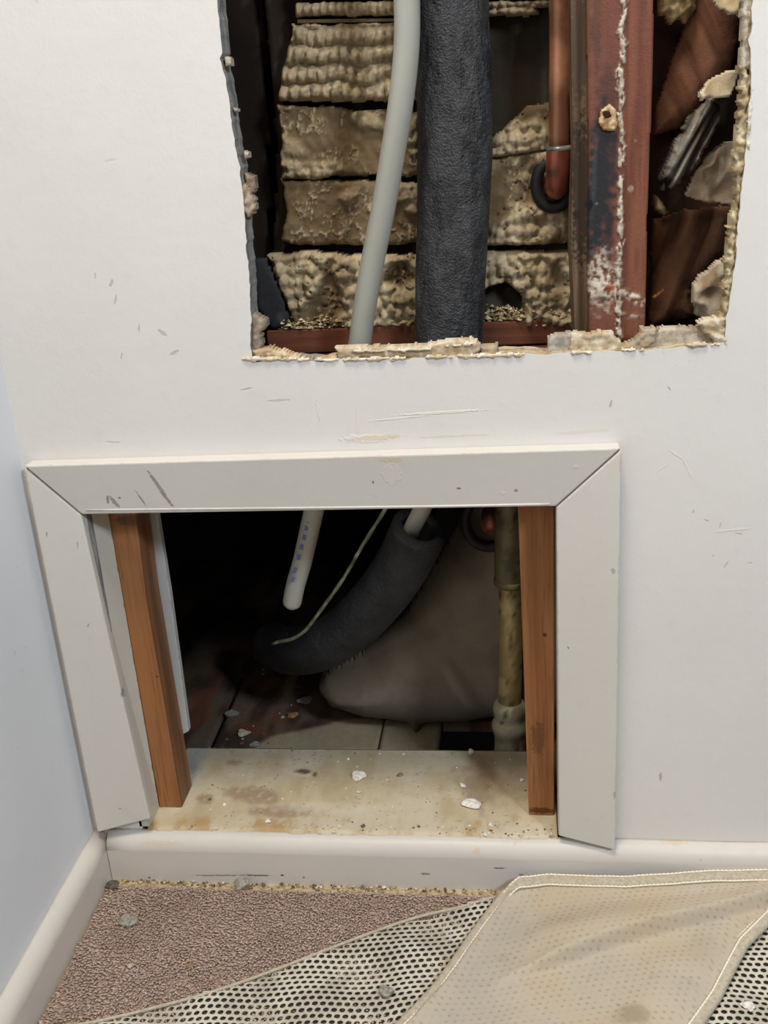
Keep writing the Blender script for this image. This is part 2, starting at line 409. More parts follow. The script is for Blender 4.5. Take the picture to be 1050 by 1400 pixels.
def holed_wall():
    outer = [(XL, 0), (1.35, 0), (1.35, 2.3), (XL, 2.3)]
    # opening reaches the floor: split the outline so it stays one simple ring
    ring = [(XL, 0), (-.459, 0), (-.459, .475), (.040, .475), (.040, 0), (1.35, 0), (1.35, 2.3), (XL, 2.3)]
    hh = hole if sum(hole[i][0]*hole[(i+1) % len(hole)][1]-hole[(i+1) % len(hole)][0]*hole[i][1] for i in range(len(hole))) < 0 else hole[::-1]
    tri = tessellate_polygon([[Vector((x, z, 0)) for x, z in ring], [Vector((x, z, 0)) for x, z in hh]])
    P = ring+hh; n = len(P)
    V = [(x, 0, z) for x, z in P]+[(x, TW, z) for x, z in P]; Fc = []; mi = []
    for t in tri:
        a, b, c = [P[q] for q in t]
        s = (b[0]-a[0])*(c[1]-a[1])-(b[1]-a[1])*(c[0]-a[0])
        t = tuple(t) if s > 0 else tuple(t)[::-1]
        Fc.append(t); mi.append(0); Fc.append(tuple(q+n for q in t[::-1])); mi.append(1)
    for R0, L in ((0, len(ring)), (len(ring), len(hh))):
        for i in range(L):
            a, b = R0+i, R0+(i+1) % L; Fc.append((b, a, a+n, b+n)); mi.append(1)
    return V, Fc, mi
m, nt, b = principled('board_core', lin((150, 146, 138)), .9); P = pos(nt)
n1 = noise_n(nt, P, 90, 5, (1, 1, .35)); n2 = noise_n(nt, P, 500, 3)
sx = N(nt, 'ShaderNodeSeparateXYZ'); nt.links.new(P, sx.inputs[0])
tn = mapr(nt, mathn(nt, 'ADD', sx.outputs['X'], mathn(nt, 'MULTIPLY', n1, .05)), -.2, -.1)
cc = mix(nt, tn, ramp(nt, n1, [(.3, lin((104, 102, 100))), (.55, lin((150, 150, 148))), (.8, lin((190, 190, 188)))]), ramp(nt, n1, [(.3, lin((140, 118, 84))), (.5, lin((190, 172, 140))), (.75, lin((216, 206, 184)))]))
nt.links.new(cc, b.inputs['Base Color']); bump(nt, b, mathn(nt, 'ADD', n1, n2), .8, .002)
M_core = m
V, Fc, mi = holed_wall()
wall = tag(mesh('wall_back', V, Fc, [M_wall, M_core], midx=mi), kind='structure')
tag(box('wall_left', XL-.08, XL, -2.6, .03, 0, 2.3, M_lwall), kind='structure')
m, nt, b = principled('floor_dirt', lin((176, 158, 122)), .8); P = pos(nt)
n1 = noise_n(nt, P, 120, 5)
nt.links.new(ramp(nt, n1, [(.3, lin((104, 88, 70))), (.5, lin((176, 156, 118))), (.7, lin((190, 176, 150)))]), b.inputs['Base Color']); bump(nt, b, n1, .6, .001)
tag(box('floor', XL, 1.35, -2.6, .0, -.03, 0, m), kind='structure')

def baseboard(name, a0, a1, along):
    prof = [(0, .0), (.018, .0), (.018, .044), (.0172, .050), (.0145, .0555), (.010, .0595), (.004, .0620), (0, .0625)]
    ns = 60; V = []; Fc = []; k = len(prof)
    for i in range(ns+1):
        t = a0+(a1-a0)*i/ns; wob = .0009*(float(fbm(np.array(t*9), np.array(2.), 3))-.5)*2
        for d, z in prof:
            dz = wob if z > .03 else 0
            V.append((t, -d-.0, z+dz) if along == 'x' else (XL+d, t, z+dz))
    for i in range(ns):
        for j in range(k):
            l = (j+1) % k; q = (i*k+j, (i+1)*k+j, (i+1)*k+l, i*k+l)
            Fc.append(q if along == 'x' else q)
    Fc.append(tuple(range(k))[::-1]); Fc.append(tuple(ns*k+j for j in range(k)))
    o = mesh(name, V, Fc, M_base)
    bm = bmesh.new(); bm.from_mesh(o.data); bmesh.ops.recalc_face_normals(bm, faces=bm.faces); bm.to_mesh(o.data); bm.free()
    for p in o.data.polygons: p.use_smooth = len(p.vertices) == 4 and abs(p.normal.z) > .02
    return tag(o, kind='structure')
baseboard('baseboard_back', XL+.019, 1.35, 'x')
baseboard('baseboard_left', -2.6, 0, 'y')

# casing round the lower opening: three mitred boards
YF = -.016
def pxy(lst, y): return [tuple(aty(a, b, y)[[0, 2]]) for a, b in lst]
def board(name, pts, y0, y1, seed, bow=.0006, bev=.0017):
    # wedge profile: thick at the outer edge, thinner towards the opening
    ys = list(y0); q = [tuple(aty(a, b, yy)[[0, 2]]) for (a, b), yy in zip(pts, ys)]; n = len(q)
    V = [(x, yy, z) for (x, z), yy in zip(q, ys)]+[(x, y1, z) for x, z in q]
    A = sum(q[i][0]*q[(i+1) % n][1]-q[(i+1) % n][0]*q[i][1] for i in range(n))
    idx = list(range(n)) if A > 0 else list(range(n))[::-1]
    Fc = [tuple(idx), tuple(i+n for i in idx[::-1])]+[(idx[(k+1) % n], idx[k], idx[k]+n, idx[(k+1) % n]+n) for k in range(n)]
    o = mesh(name, V, Fc, M_trim); bevel(o, bev); return tag(o, kind='structure')
board('trim_1', [(33, 637), (849, 613), (760, 692.5), (112, 703.5)], (-.019, -.019, -.011, -.011), -.0003, 1)
board('trim_2', [(32.5, 639), (111, 704.5), (205, 1120), (133, 1138.5)], (-.018, -.0103, -.0103, -.018), -.0003, 2)
board('trim_3', [(849.5, 615), (760.5, 694), (764, 1143), (841, 1163)], (-.0195, -.0112, -.0112, -.0195), -.0003, 3)
# inner lip of the top casing
tube_o = tube('trim_4', smooth_path([aty(118, 697, -.0108), aty(330, 695, -.0108), aty(560, 692.5, -.0108), aty(752, 689, -.0108)], 6), .0016, M_trim, seg=8); tag(tube_o, kind='structure')
# painted liner between casing and wooden upright, left; and ragged one at right
def hexa(name, f, k, mats, parent=None, bev=0):
    V = list(f)+list(k); Fc = [(0, 1, 2, 3), (7, 6, 5, 4), (0, 4, 5, 1), (1, 5, 6, 2), (2, 6, 7, 3), (3, 7, 4, 0)]
    o = mesh(name, V, Fc, mats, parent)
    bm = bmesh.new(); bm.from_mesh(o.data); bmesh.ops.recalc_face_normals(bm, faces=bm.faces); bm.to_mesh(o.data); bm.free()
    if bev: bevel(o, bev)
    return o
M_liner = paint_mat('liner_paint', (196, 194, 184), rough=.5, blotch=.05, bs=.4, edge_wear=.8)
a = aty(108, 690, -.0); b_ = aty(146, 690, .036); c_ = aty(218, 1106, .036); d_ = aty(203, 1122, .0)
a[2] = b_[2] = .474
c_[2] = d_[2] = .0655
off = np.array([-.012, 0, 0])
tag(hexa('trim_5', [a, b_, c_, d_], [a+off, b_+off, c_+off, d_+off], M_liner), kind='structure')
tag(box('trim_6', .0335, .0395, 0.001, .034, .0655, .474, M_liner), kind='structure')

# inside of the wall: dark closed space
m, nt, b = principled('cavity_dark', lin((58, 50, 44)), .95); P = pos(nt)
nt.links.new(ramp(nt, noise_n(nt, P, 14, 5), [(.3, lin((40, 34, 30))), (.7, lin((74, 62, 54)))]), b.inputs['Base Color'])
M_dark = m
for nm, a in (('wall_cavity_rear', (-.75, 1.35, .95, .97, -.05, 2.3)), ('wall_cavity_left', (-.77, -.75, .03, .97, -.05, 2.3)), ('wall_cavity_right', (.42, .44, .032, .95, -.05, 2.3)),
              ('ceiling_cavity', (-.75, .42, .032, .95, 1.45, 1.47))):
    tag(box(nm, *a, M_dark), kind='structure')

# subfloor boards inside the lower opening, with a square hole cut in them
M_sub = attr_mat('dusty_subfloor', .92, 420, .5, .001, var=.45)
sub = thing('subfloor', (-.2, .5, -.02), None, None); tag(sub, kind='structure')
del_keys = [k for k in ('label', 'category') if k in sub.keys()]
def plank(x0, x1, y0, y1, seed, z=0.0, parent=sub, name='plank'):
    rs = .005; gx = np.linspace(x0, x1, max(2, int((x1-x0)/rs))+1); gy = np.linspace(y0, y1, max(2, int((y1-y0)/rs))+1)
    X, Y = np.meshgrid(gx, gy, indexing='ij'); f = fbm(X*40, Y*14, seed, 5); g = fbm(X*16+9, Y*16, seed+4, 4)
    col = mixc(lin((70, 54, 43)), lin((104, 88, 72)), sst(.35, .65, f)); col = mixc(col, lin((124, 74, 50)), sst(.54, .68, g)*.6)
    PX, PY = prj(X, Y, np.full(X.shape, z))
    pale = poly_dist(PX, PY, [(345, 1030), (352, 1018), (372, 1008), (420, 996), (470, 986), (530, 979), (604, 976), (606, 1030)])
    col = mixc(col, lin((176, 162, 134)), sst(-3, 3, pale+6*(f-.5))*.85)
    Z = z+.0012*(f-.5); nx, ny = X.shape
    V = np.stack([X.ravel(), Y.ravel(), Z.ravel()], 1); VB = V.copy(); VB[:, 2] = z-.018; n = len(V); cr = col.reshape(-1, 3)
    Fc = [(i*ny+j, (i+1)*ny+j, (i+1)*ny+j+1, i*ny+j+1) for i in range(nx-1) for j in range(ny-1)]
    b4 = [0, (nx-1)*ny, (nx-1)*ny+ny-1, ny-1]; Fc.append(tuple(q+n for q in b4[::-1]))
    ed = [i*ny for i in range(nx)]+[(nx-1)*ny+j for j in range(1, ny)]+[i*ny+ny-1 for i in range(nx-2, -1, -1)]+[j for j in range(ny-2, 0, -1)]
    for k in range(len(ed)):
        a, c = ed[k], ed[(k+1) % len(ed)]; Fc.append((a, a+n, c+n, c))
    return mesh(name, np.vstack([V, VB]), Fc, M_sub, parent, True, np.vstack([cr, cr]))
xs = [-.74, -.58, -.459, -.211, -.125]
for i in range(len(xs)-1):
    plank(xs[i]+(.003 if i == 3 else .008 if i == 2 else .0006), xs[i+1]-.0005, .12, .93, 20+i)
plank(-.122, -.045, .335, .93, 30); plank(-.043, .12, .275, .93, 31); plank(-.043, .12, .12, .272, 32); plank(.122, .40, .12, .93, 33)
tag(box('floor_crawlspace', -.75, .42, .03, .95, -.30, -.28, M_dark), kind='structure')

# ================================================================== LOWER OPENING
M_fir = wood_mat('fir', (166, 114, 72), (142, 92, 54), 'z', .45, [mk(215, 925, 2, 1.2, 0, .9, .037), mk(745, 868, 2.5, 3, 0, .9, .035), mk(735, 1010, 9, 26, 0, .5, .035), mk(180, 712, 20, 8, 0, .6, .037), mk(740, 1108, 16, 5, 0, .8, .035)], (70, 40, 24))  # the dark mark at the left upright's top paints in the casing's shadow
M_fir2 = wood_mat('fir_side', (150, 104, 70), (112, 76, 50), 'z', .5)
q = pxy([(145, 690), (185, 690), (200, 818), (249, 1105.5), (218, 1105.5)], .037)
zt = .50; q = [(q[0][0], zt), (q[1][0], zt)]+q[2:]
for i in (3, 4): q[i] = (q[i][0], .0655)
o = prism('wooden_upright', q, .037, .082, [M_fir, M_fir2], bev=.0015)
for p in o.data.polygons:
    if p.normal.x > .8: p.material_index = 1
recenter(tag(o, 'orange-brown softwood upright standing on the left end of the sill', 'upright', 'uprights either side of the lower opening'))
o = prism('wooden_upright', [(-.0055, .50), (.0330, .50), (.0300, .0655), (.0005, .0655)], .035, .080, M_fir, bev=.0012)
recenter(tag(o, 'orange-brown softwood upright standing on the right end of the sill, beside the brass drain pipe', 'upright', 'uprights either side of the lower opening'))
M_strip = paint_mat('strip_paint', (186, 190, 190), rough=.6, blotch=.06, bs=.4, edge_wear=.7)
q = pxy([(190, 690), (213, 690), (232, 810), (258, 1000), (243, 1008)], .0835)
q = [(q[0][0], .50), (q[1][0], .50)]+q[2:]
recenter(tag(prism('plasterboard_strip', q, .0835, .0935, M_strip, bev=.001), 'narrow white plasterboard strip behind the left wooden upright', 'strip'))

# sill
M_sill = attr_mat('worn_sill_paint', .7, 500, .35, .0007, .3, var=.22)
def sill():
    x0, x1, y0, y1, z = -.4525, .0325, -.004, .165, .0653; rs = .0025
    gx = np.linspace(x0, x1, int((x1-x0)/rs)); gy = np.linspace(y0, y1, int((y1-y0)/rs)); X, Y = np.meshgrid(gx, gy, indexing='ij')
    PX, PY = prj(X, Y, np.full(X.shape, z)); f = fbm(X*60, Y*25, 2, 5); g = fbm(X*14, Y*14, 8, 4); ff = fbm(X*240, Y*240, 12, 3)
    col = mixc(lin((194, 181, 152)), lin((182, 166, 134)), sst(.3, .7, f)); col = mixc(col, lin((202, 193, 172)), sst(.5, .7, g)*.7)
    br = lin((150, 124, 104))
    for e in ((348, 1088, 45, 14, 8, 1), (385, 1110, 55, 10, 0, 2), (280, 1092, 12, 10, 0, 3), (322, 1043, 14, 5, 0, 4)): col = mixc(col, br, ell(PX, PY, *e[:5], seed=e[5])*.75*sst(.3, .6, ff+.15))
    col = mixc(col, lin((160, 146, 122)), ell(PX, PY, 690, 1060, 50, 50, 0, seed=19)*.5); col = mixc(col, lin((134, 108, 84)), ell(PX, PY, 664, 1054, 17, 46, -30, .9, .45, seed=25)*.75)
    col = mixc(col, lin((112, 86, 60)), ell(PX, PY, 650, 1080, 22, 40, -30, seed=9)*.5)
    col = mixc(col, lin((172, 140, 92)), sst(.45, .7, f)*sst(1114, 1124, PY)*.8)
    col = mixc(col, lin((60, 50, 36)), ell(PX, PY, 414, 1056, 13, 3.5, 0, seed=6)*.85)
    col = mixc(col, lin((60, 54, 44)), ell(PX, PY, 430, 1059, 3.5, 3.5, 0, seed=7)*.8)
    col = mixc(col, lin((186, 186, 184)), ell(PX, PY, 265, 1045, 16, 40, 25, seed=8)*.6)  # cool patch of window light by the left upright, put into the colour
    col = mixc(col, lin((208, 200, 182)), ell(PX, PY, 450, 1105, 90, 10, 0, seed=11)*.5)
    sp = (ff > .76)&(g > .5); col = mixc(col, lin((140, 118, 90)), np.where(sp, .5, 0))
    Z = z+.0006*(f-.5)+.0014*ell(PX, PY, 414, 1056, 14, 5, seed=6)-.0035*np.clip((.003-Y)/.007, 0, 1)**2
    Z = Z-.002*sst(.5, .6, f)*sst(.004, -.003, Y)
    nx, ny = X.shape; n = nx*ny; V = np.stack([X.ravel(), Y.ravel(), Z.ravel()], 1); VB = V.copy(); VB[:, 2] = z-.02
    Fc = [(i*ny+j, (i+1)*ny+j, (i+1)*ny+j+1, i*ny+j+1) for i in range(nx-1) for j in range(ny-1)]
    ed = [i*ny for i in range(nx)]+[(nx-1)*ny+j for j in range(1, ny)]+[i*ny+ny-1 for i in range(nx-2, -1, -1)]+[j for j in range(ny-2, 0, -1)]
    for k in range(len(ed)):
        a, c = ed[k], ed[(k+1) % len(ed)]; Fc.append((a, a+n, c+n, c))
    Fc.append(tuple(q+n for q in (0, ny-1, nx*ny-1, (nx-1)*ny)))
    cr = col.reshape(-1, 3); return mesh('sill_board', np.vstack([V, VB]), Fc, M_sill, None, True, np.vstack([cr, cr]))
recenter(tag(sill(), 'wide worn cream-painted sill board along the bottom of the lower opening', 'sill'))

# bathtub underside
M_tub = attr_mat('tub_shell', .75, 160, .25, .001, .25, var=.25)
def tubfn(PX, PY, X, Z, d):
    f = fbm(X*14, Z*14, 5, 4); col = mixc(lin((134, 124, 108)), lin((108, 96, 80)), sst(.3, .7, f)); col = mixc(col, lin((150, 140, 124)), ell(PX, PY, 632, 900, 10, 44, -35, .8, .1)*.5)
    h = .012*ell(PX, PY, 632, 905, 16, 60, -32, .9, .05)+.004*f+.03*sst(980, 700, PY)*0
    return h, col
o = relief('bathtub', [(655, 560), (640, 680), (604, 745), (560, 820), (500, 880), (446, 912), (436, 930), (452, 952), (500, 968), (556, 974), (566, 990), (578, 990), (584, 976), (640, 974), (672, 968), (690, 974), (780, 976), (900, 960), (900, 560)],
           .34, tubfn, M_tub, res=.004, back=.25, edge=.075, jag=.0015, jfreq=20, thick=.075)
recenter(tag(o, 'curved beige bathtub underside hanging above the subfloor in the lower opening', 'bathtub'))

# brass drain pipe
M_brass = attr_mat('old_brass', .45, 300, .35, .0006, .5, .25, var=.4)
def ctube(name, path, rad, colfn, mat, parent, seg=24, cap=(True, True)):
    V, Fc = tube_data(path, rad, seg, cap); V = np.array(V); return mesh(name, V, Fc, mat, parent, True, colfn(V))
def brasscol(c1, c2, s):
    def f(V):
        n = fbm(V[:, 0]*90+V[:, 1]*60, V[:, 2]*50, s, 4); k = mixc(lin(c1), lin(c2), sst(.35, .65, n)); return mixc(k, lin((60, 62, 46)), sst(.62, .72, fbm(V[:, 0]*160, V[:, 2]*70, s+8, 3))*.8)
    return f
def seg3(px0, py0, px1, py1, y, n=14):
    a = aty(px0, py0, y); b = aty(px1, py1, y); return [a+(b-a)*i/(n-1) for i in range(n)]
dr = thing('drain_pipe', aty(697, 1035, .24), 'tarnished brass tub drain pipe standing just left of the right wooden upright', 'pipe')
ctube('upper_tube', seg3(699, 640, 698, 797, .24, 30), rpx(aty(697, 800, .24), 44), brasscol((124, 112, 80), (104, 92, 66), 3), M_brass, dr)
ctube('lower_tube', seg3(699, 796, 697, 972, .24, 30), rpx(aty(697, 850, .24), 33), brasscol((190, 168, 116), (154, 136, 92), 5), M_brass, dr)
p = seg3(698, 790, 698, 801, .24, 6); ctube('slip_collar', p, [rpx(p[0], q) for q in (44, 47, 47, 46, 40, 34)], brasscol((150, 136, 90), (110, 100, 66), 6), M_brass, dr)
p = seg3(697, 958, 697, 1034, .24, 16); rr = [36, 44, 46, 45, 42, 44, 50, 50, 47, 43, 42, 42, 42, 43, 43, 43]
ctube('flange', p, [rpx(p[0], q) for q in rr], brasscol((196, 186, 156), (160, 150, 120), 7), M_brass, dr)
# overflow fitting with black ring
M_rub = principled('black_rubber', lin((22, 22, 24)), .6)[0]
ov = thing('overflow_fitting', aty(664, 722, .25), 'round black overflow gasket with a copper stub behind the top of the drain pipe', 'fitting')
c0 = aty(668, 712, .262); ring = [c0+np.array([.030*cos(a), 0, .036*sin(a)]) for a in np.linspace(0, 2*pi, 40)]
tube('gasket', ring, .0075, M_rub, ov, 14)
M_cop0 = attr_mat('old_copper', .32, 200, .3, .0006, .5, .5, var=.35)
ctube('copper_stub', [c0+np.array([.004, -.014+i*.012, 0]) for i in range(6)], .0135, lambda V: np.tile(lin((150, 92, 66)), (len(V), 1)), M_cop0, ov)

def cordmat():
    m, nt, b = principled('pale_cord', (.5, .5, .5), .7)
    nt.links.new(ramp(nt, noise_n(nt, pos(nt), 70, 3), [(.35, lin((84, 86, 66))), (.55, lin((124, 130, 108))), (.7, lin((168, 176, 152)))]), b.inputs['Base Color']); return m
# lower insulation sleeve, open upper end
M_foam = attr_mat('pipe_foam', .45, 520, 1.0, .003, .6, var=.5)
def foamcol(V):
    n = fbm(V[:, 0]*60, V[:, 2]*60, 4, 4); return mixc(lin((27, 28, 32)), lin((42, 44, 48)), sst(.35, .7, n))
sl_px = [(582, 690, .150), (574, 722, .158), (552, 768, .175), (520, 815, .20), (478, 858, .225), (436, 884, .255), (398, 890, .31), (372, 880, .37)]
path = smooth_path([aty(*q) for q in sl_px[1:]], 8)
ls = thing('bent_pipe_insulation', path[-1], 'bent dark foam pipe insulation sweeping down to the left inside the lower opening', 'pipe insulation')
V1, F1 = tube_data(path, rpx(path[0], 78), 32, (False, False)); V2, F2 = tube_data(path, rpx(path[0], 50), 32, (False, False)); n = len(V1); F1 += [tuple(i+n for i in f[::-1]) for f in F2]
for e in (0, (len(path)-1)*32):
    for j in range(32):
        k = (j+1) % 32; qq = (e+k, e+j, e+j+n, e+k+n); F1.append(qq if e == 0 else qq[::-1])
V = np.array(V1+V2); mesh('foam_sleeve', V, F1, M_foam, ls, True, foamcol(V))
M_pale = cordmat()
cp = smooth_path([aty(528, 695, .16), aty(498, 742, .155), aty(470, 790, .165), aty(440, 832, .18), aty(410, 868, .205), aty(372, 880, .24)], 8)
recenter(tag(tube('ground_wire', cp, .0023, M_pale, None, 8, jit=.9), 'thin pale green wire running along the bent foam insulation', 'wire'))
M_pex = principled('milky_plastic', lin((168, 168, 158)), .32, spec=.5)[0]
bb = M_pex.node_tree.nodes['Principled BSDF']; bb.inputs['Subsurface Weight'].default_value = .25; bb.inputs['Subsurface Radius'].default_value = (.01, .01, .01); bb.inputs['Subsurface Scale'].default_value = .4
M_ink = principled('blue_ink', lin((92, 100, 150)), .5)[0]
pp = smooth_path([aty(600, 640, .135), aty(580, 690, .145), aty(564, 722, .158), aty(556, 742, .168)], 6)
recenter(tag(tube('plastic_pipe_stub', pp, [rpx(pp[0], 25)]*(len(pp)-4)+[rpx(pp[0], q) for q in (22, 19, 14, 8)], M_pex, None, 20), 'short white plastic pipe entering the open end of the bent foam insulation', 'pipe'))

# long flexible white pipe, upper opening down to the lower one
px_pts = [(556, -160, .036), (556, -30, .037), (556, 60, .038), (548, 140, .04), (537, 210, .045), (524, 285, .052), (508, 365, .06), (497, 430, .066), (488, 490, .072), (466, 570, .095), (441, 650, .12), (428, 703, .135), (414, 765, .145), (404, 800, .15), (398, 830, .153)]
pp = smooth_path([aty(*q) for q in px_pts], 8)
px = thing('flexible_pipe', pp[-1], 'long milky plastic pipe leaning across the upper opening, cut end hanging in the lower', 'pipe')
rr = [rpx(aty(520, 300, .06), 33)]*len(pp); rr[-1] *= .55; rr[-2] *= .9
tube('pipe_wall', pp, rr, M_pex, px, 28)
# faint blue print marks on the pipe: small flat letters-like dashes on its lower stretch
def onpipe(pxx, pyy, y, a, b, ang):
    P0 = aty(pxx, pyy, y); u = np.array([cos(ang), 0, sin(ang)]); v = np.array([-sin(ang), 0, cos(ang)]); nn = np.array([0, -.0004, 0])
    c = [P0-u*a-v*b, P0+u*a-v*b, P0+u*a+v*b, P0-u*a+v*b]; V = c+[k+nn for k in c]
    return V
V = []; Fc = []; rnd = random.Random(3)
for (x, y_, dy) in ((425, 712, .127), (421, 722, .128), (418, 735, .1295), (414, 748, .1315), (410, 762, .1325), (405, 780, .1345), (402, 792, .1355)):
    q = onpipe(x-2, y_, dy-.002, .0022, .0032, -.25+rnd.uniform(-.2, .2)); n = len(V); V += q; Fc += [tuple(n+i for i in f) for f in ((4, 5, 6, 7), (3, 2, 1, 0), (0, 1, 5, 4), (1, 2, 6, 5), (2, 3, 7, 6), (3, 0, 4, 7))]
ink = mesh('printed_marks', V, Fc, M_ink, px); ink['label'] = 'faint blue printed marks'

# ================================================================== UPPER OPENING
pw = thing('insulated_pipe', aty(615, 500, .09), 'thick straight pipe in black foam insulation, tallest thing in the upper opening', 'pipe insulation')
yI = .09
path = [aty(*q, yI) for q in ((612, -190), (614, -40), (618, 60), (622, 160), (621, 260), (617, 360), (613, 460), (609, 560))]
path = smooth_path(path, 44)
pw_r = []
for p in path:
    _, pyy = prj(p[0], p[1], p[2]); pw_r.append(rpx(p, float(np.interp(pyy, [-100, 0, 150, 250, 460, 600], [104, 106, 105, 102, 93, 92]))))
V, Fc = tube_data(path, pw_r, 128, (True, True)); V = np.array(V)
cen = np.repeat(np.array(path), 128, 0); dv = V-cen; dn = dv/np.linalg.norm(dv, axis=1)[:, None]; ang = np.arctan2(dn[:, 1], dn[:, 0])
cell, _ = worley(ang*20, V[:, 2]*420, 3); big = fbm(ang*3+9, V[:, 2]*22, 5, 3)
V = V+dn*(-.0024*(1-cell[:, None])*sst(.35, .6, fbm(ang*4+3, V[:, 2]*30, 6, 3))[:, None]+.0009*(big[:, None]-.5))
mesh('foam_sleeve', V, Fc, M_foam, pw, True, mixc(lin((30, 32, 35)), lin((54, 56, 60)), sst(.3, .7, fbm(ang*3+7, V[:, 2]*40, 2, 4))))

# plaster squeezed through old lath, seen from behind: one block per course
M_pl = attr_mat('brown_plaster', .92, 800, .55, .0008, .15, var=.35)
tan, olive, pale, brown = lin((166, 150, 120)), lin((118, 102, 76)), lin((206, 194, 168)), lin((108, 89, 64))
def plfn(mode, seed):
    def f(PX, PY, X, Z, d):
        u, v = X*1000, Z*1000
        w1, w2 = worley(u/9+.7*fbm(u/14, v/14, seed+2), v/13, seed); nod = np.clip(1-w1**2*1.3, 0, 1)
        n = fbm(u/10, v/10, seed, 5); fine = fbm(u/2.6, v/2.6, seed+9, 3)
        ridge = 1-np.abs(fbm(u/13, v/20, seed+5, 4)-.5)*2; flake = np.maximum(sst(.93, .985, ridge)*sst(.35, .55, fbm(u/30, v/30, seed+6, 2)), sst(.90, .98, 1-np.abs(fbm(u/5, v/8, seed+25, 3)-.5)*2)*sst(.5, .62, fbm(u/22, v/16, seed+26, 2))*.8)
        if mode == 'nodule':
            L = np.ones(X.shape); rp = (PY-34)/25.5+.9*(fbm(PX*.03, PY*.02, seed+40, 3)-.5); row = np.floor(rp); fv = rp-row
            cu = (PX+9*_h(row, row*0, seed)*2+5*(fbm(PX*.03, PY*.03, seed+41, 2)-.5))/(13+4*_h(row, row*0+3, seed)); fu = cu-np.floor(cu)-.5; kh = .6+.8*_h(np.floor(cu), row, seed+7)
            nod = np.clip(1-(np.abs(fu)*2)**2.2, 0, 1)**.5*sst(0, .5, fv)*np.sqrt(np.clip(1-np.clip((fv-.72)/.28, 0, 1)**2, 0, 1))*kh
        elif mode == 'rope': L = np.ones(X.shape); ph = (u/8.2+.35*np.sin(v/7)) ; nod = np.abs(np.cos(pi*(ph+v/26)))**.6
        elif mode == 'mixed': L = sst(.42, .62, fbm(u/50, v/24, seed+11, 3)+.25*sst(470, 560, PX)-.1)
        elif mode == 'rubble': L = sst(.30, .5, fbm(u/40, v/40, seed+11, 3))
        else: L = sst(.56, .66, fbm(u/50, v/30, seed+11, 3))*.6
        if mode == 'smooth' and seed == 3:
            rib = .5+.5*np.sin((u*.78+v*.45)/1.55); rib *= sst(175, 192, PY)*sst(240, 228, PY)*sst(545, 500, PX); fl2 = sst(150, 158, PY)
        else: rib = 0; 
        h = .0115*nod*L+.003*n+.0013*fine*(.4+L)+.0022*flake*(1-L*.5)+.0008*rib
        if mode == 'rubble':
            cr = sst(.985, 1.0, 1-np.abs(fbm(u/26, v/11, seed+31, 3)-.5)*2); h = h-.006*cr
        c = mixc(brown, olive, sst(.3, .7, n)); c = mixc(c, tan, np.clip(L*.95+flake*.9, 0, 1)); c = mixc(c, pale, sst(.55, .75, fine)*.4*np.clip(L+flake, 0, 1))
        return h, c
    return f
pk = thing('wall_inner', (-.1, .15, .63), None, None); tag(pk, kind='structure')
R_ = dict(jag=.0022, jfreq=90, back=.006, edge=.006, thick=.008)
YP = .14
courses = [
    ('nodule', [(410, -60), (560, -60), (760, -60), (760, -35), (410, -35)], 7), 
    ('rope', [(408, -28), (760, -30), (760, -2), (409, -2)], 8),
    ('rope', [(405, 4), (548, 2), (760, 0), (760, 9), (560, 24), (406, 25)], 1),
    ('nodule', [(400, 33), (560, 30), (575, 30), (575, 139), (470, 141), (382, 138), (388, 90), (402, 50)], 2),
    ('smooth', [(381, 143), (470, 144), (480, 148), (575, 150), (578, 241), (460, 241), (440, 246), (384, 246), (386, 200)], 3),
    ('smooth', [(384, 244), (440, 244), (470, 245), (575, 247), (580, 330), (540, 336), (400, 334), (384, 330), (392, 290)], 4),
    ('rubble', [(366, 346), (430, 342), (480, 346), (580, 346), (610, 440), (560, 446), (404, 446), (388, 400)], 5),
    ('rubble', [(655, 205), (700, 160), (720, 142), (760, 138), (782, 145), (782, 200), (700, 212), (655, 220)], 9),
    ('rubble', [(640, 222), (700, 205), (782, 205), (786, 332), (700, 334), (640, 336)], 10),
    ('rubble', [(640, 342), (786, 340), (790, 446), (716, 446), (712, 400), (690, 384), (664, 392), (655, 446), (600, 446)], 11),
    ('nodule', [(660, 6), (738, 3), (738, 22), (660, 26)], 12)]
for i, (mode, P_, sd) in enumerate(courses):
    relief('plaster_course', P_, YP, plfn(mode, sd), M_pl, pk, res=.0016, seed=sd*7, **R_)
# thin timber edge between the top two courses
prism('lath', pxy([(406, 26.5), (560, 24.5), (560, 29), (406, 32)], .128), .128, .142, wood_mat('old_lath', (110, 92, 66), (84, 68, 46), 'x'), pk, bev=.0008)
M_paper = attr_mat('dark_paper', .8, 200, .4, .0012, .2, var=.4)
def papfn(c1, c2, s, hh=.004, f1=20):
    def f(PX, PY, X, Z, d):
        n = fbm(X*f1, Z*f1*.6, s, 5); k = sst(.62, .72, fbm(X*70, Z*28, s+3, 4)); return hh*n, mixc(mixc(lin(c1), lin(c2), sst(.3, .7, n)), lin([min(255, q+60) for q in c2]), k*.35)
    return f
relief('backing_paper', [(570, -60), (800, -60), (800, 470), (560, 470)], .158, papfn((62, 54, 42), (44, 38, 30), 4), M_paper, pk, res=.005, jag=0, back=.003)
relief('backing_paper', [(350, -80), (640, -80), (640, 450), (395, 450), (372, 395), (372, 350), (378, 200)], .162, papfn((54, 44, 34), (36, 28, 22), 5), M_paper, pk, res=.005, jag=.002, back=.003)

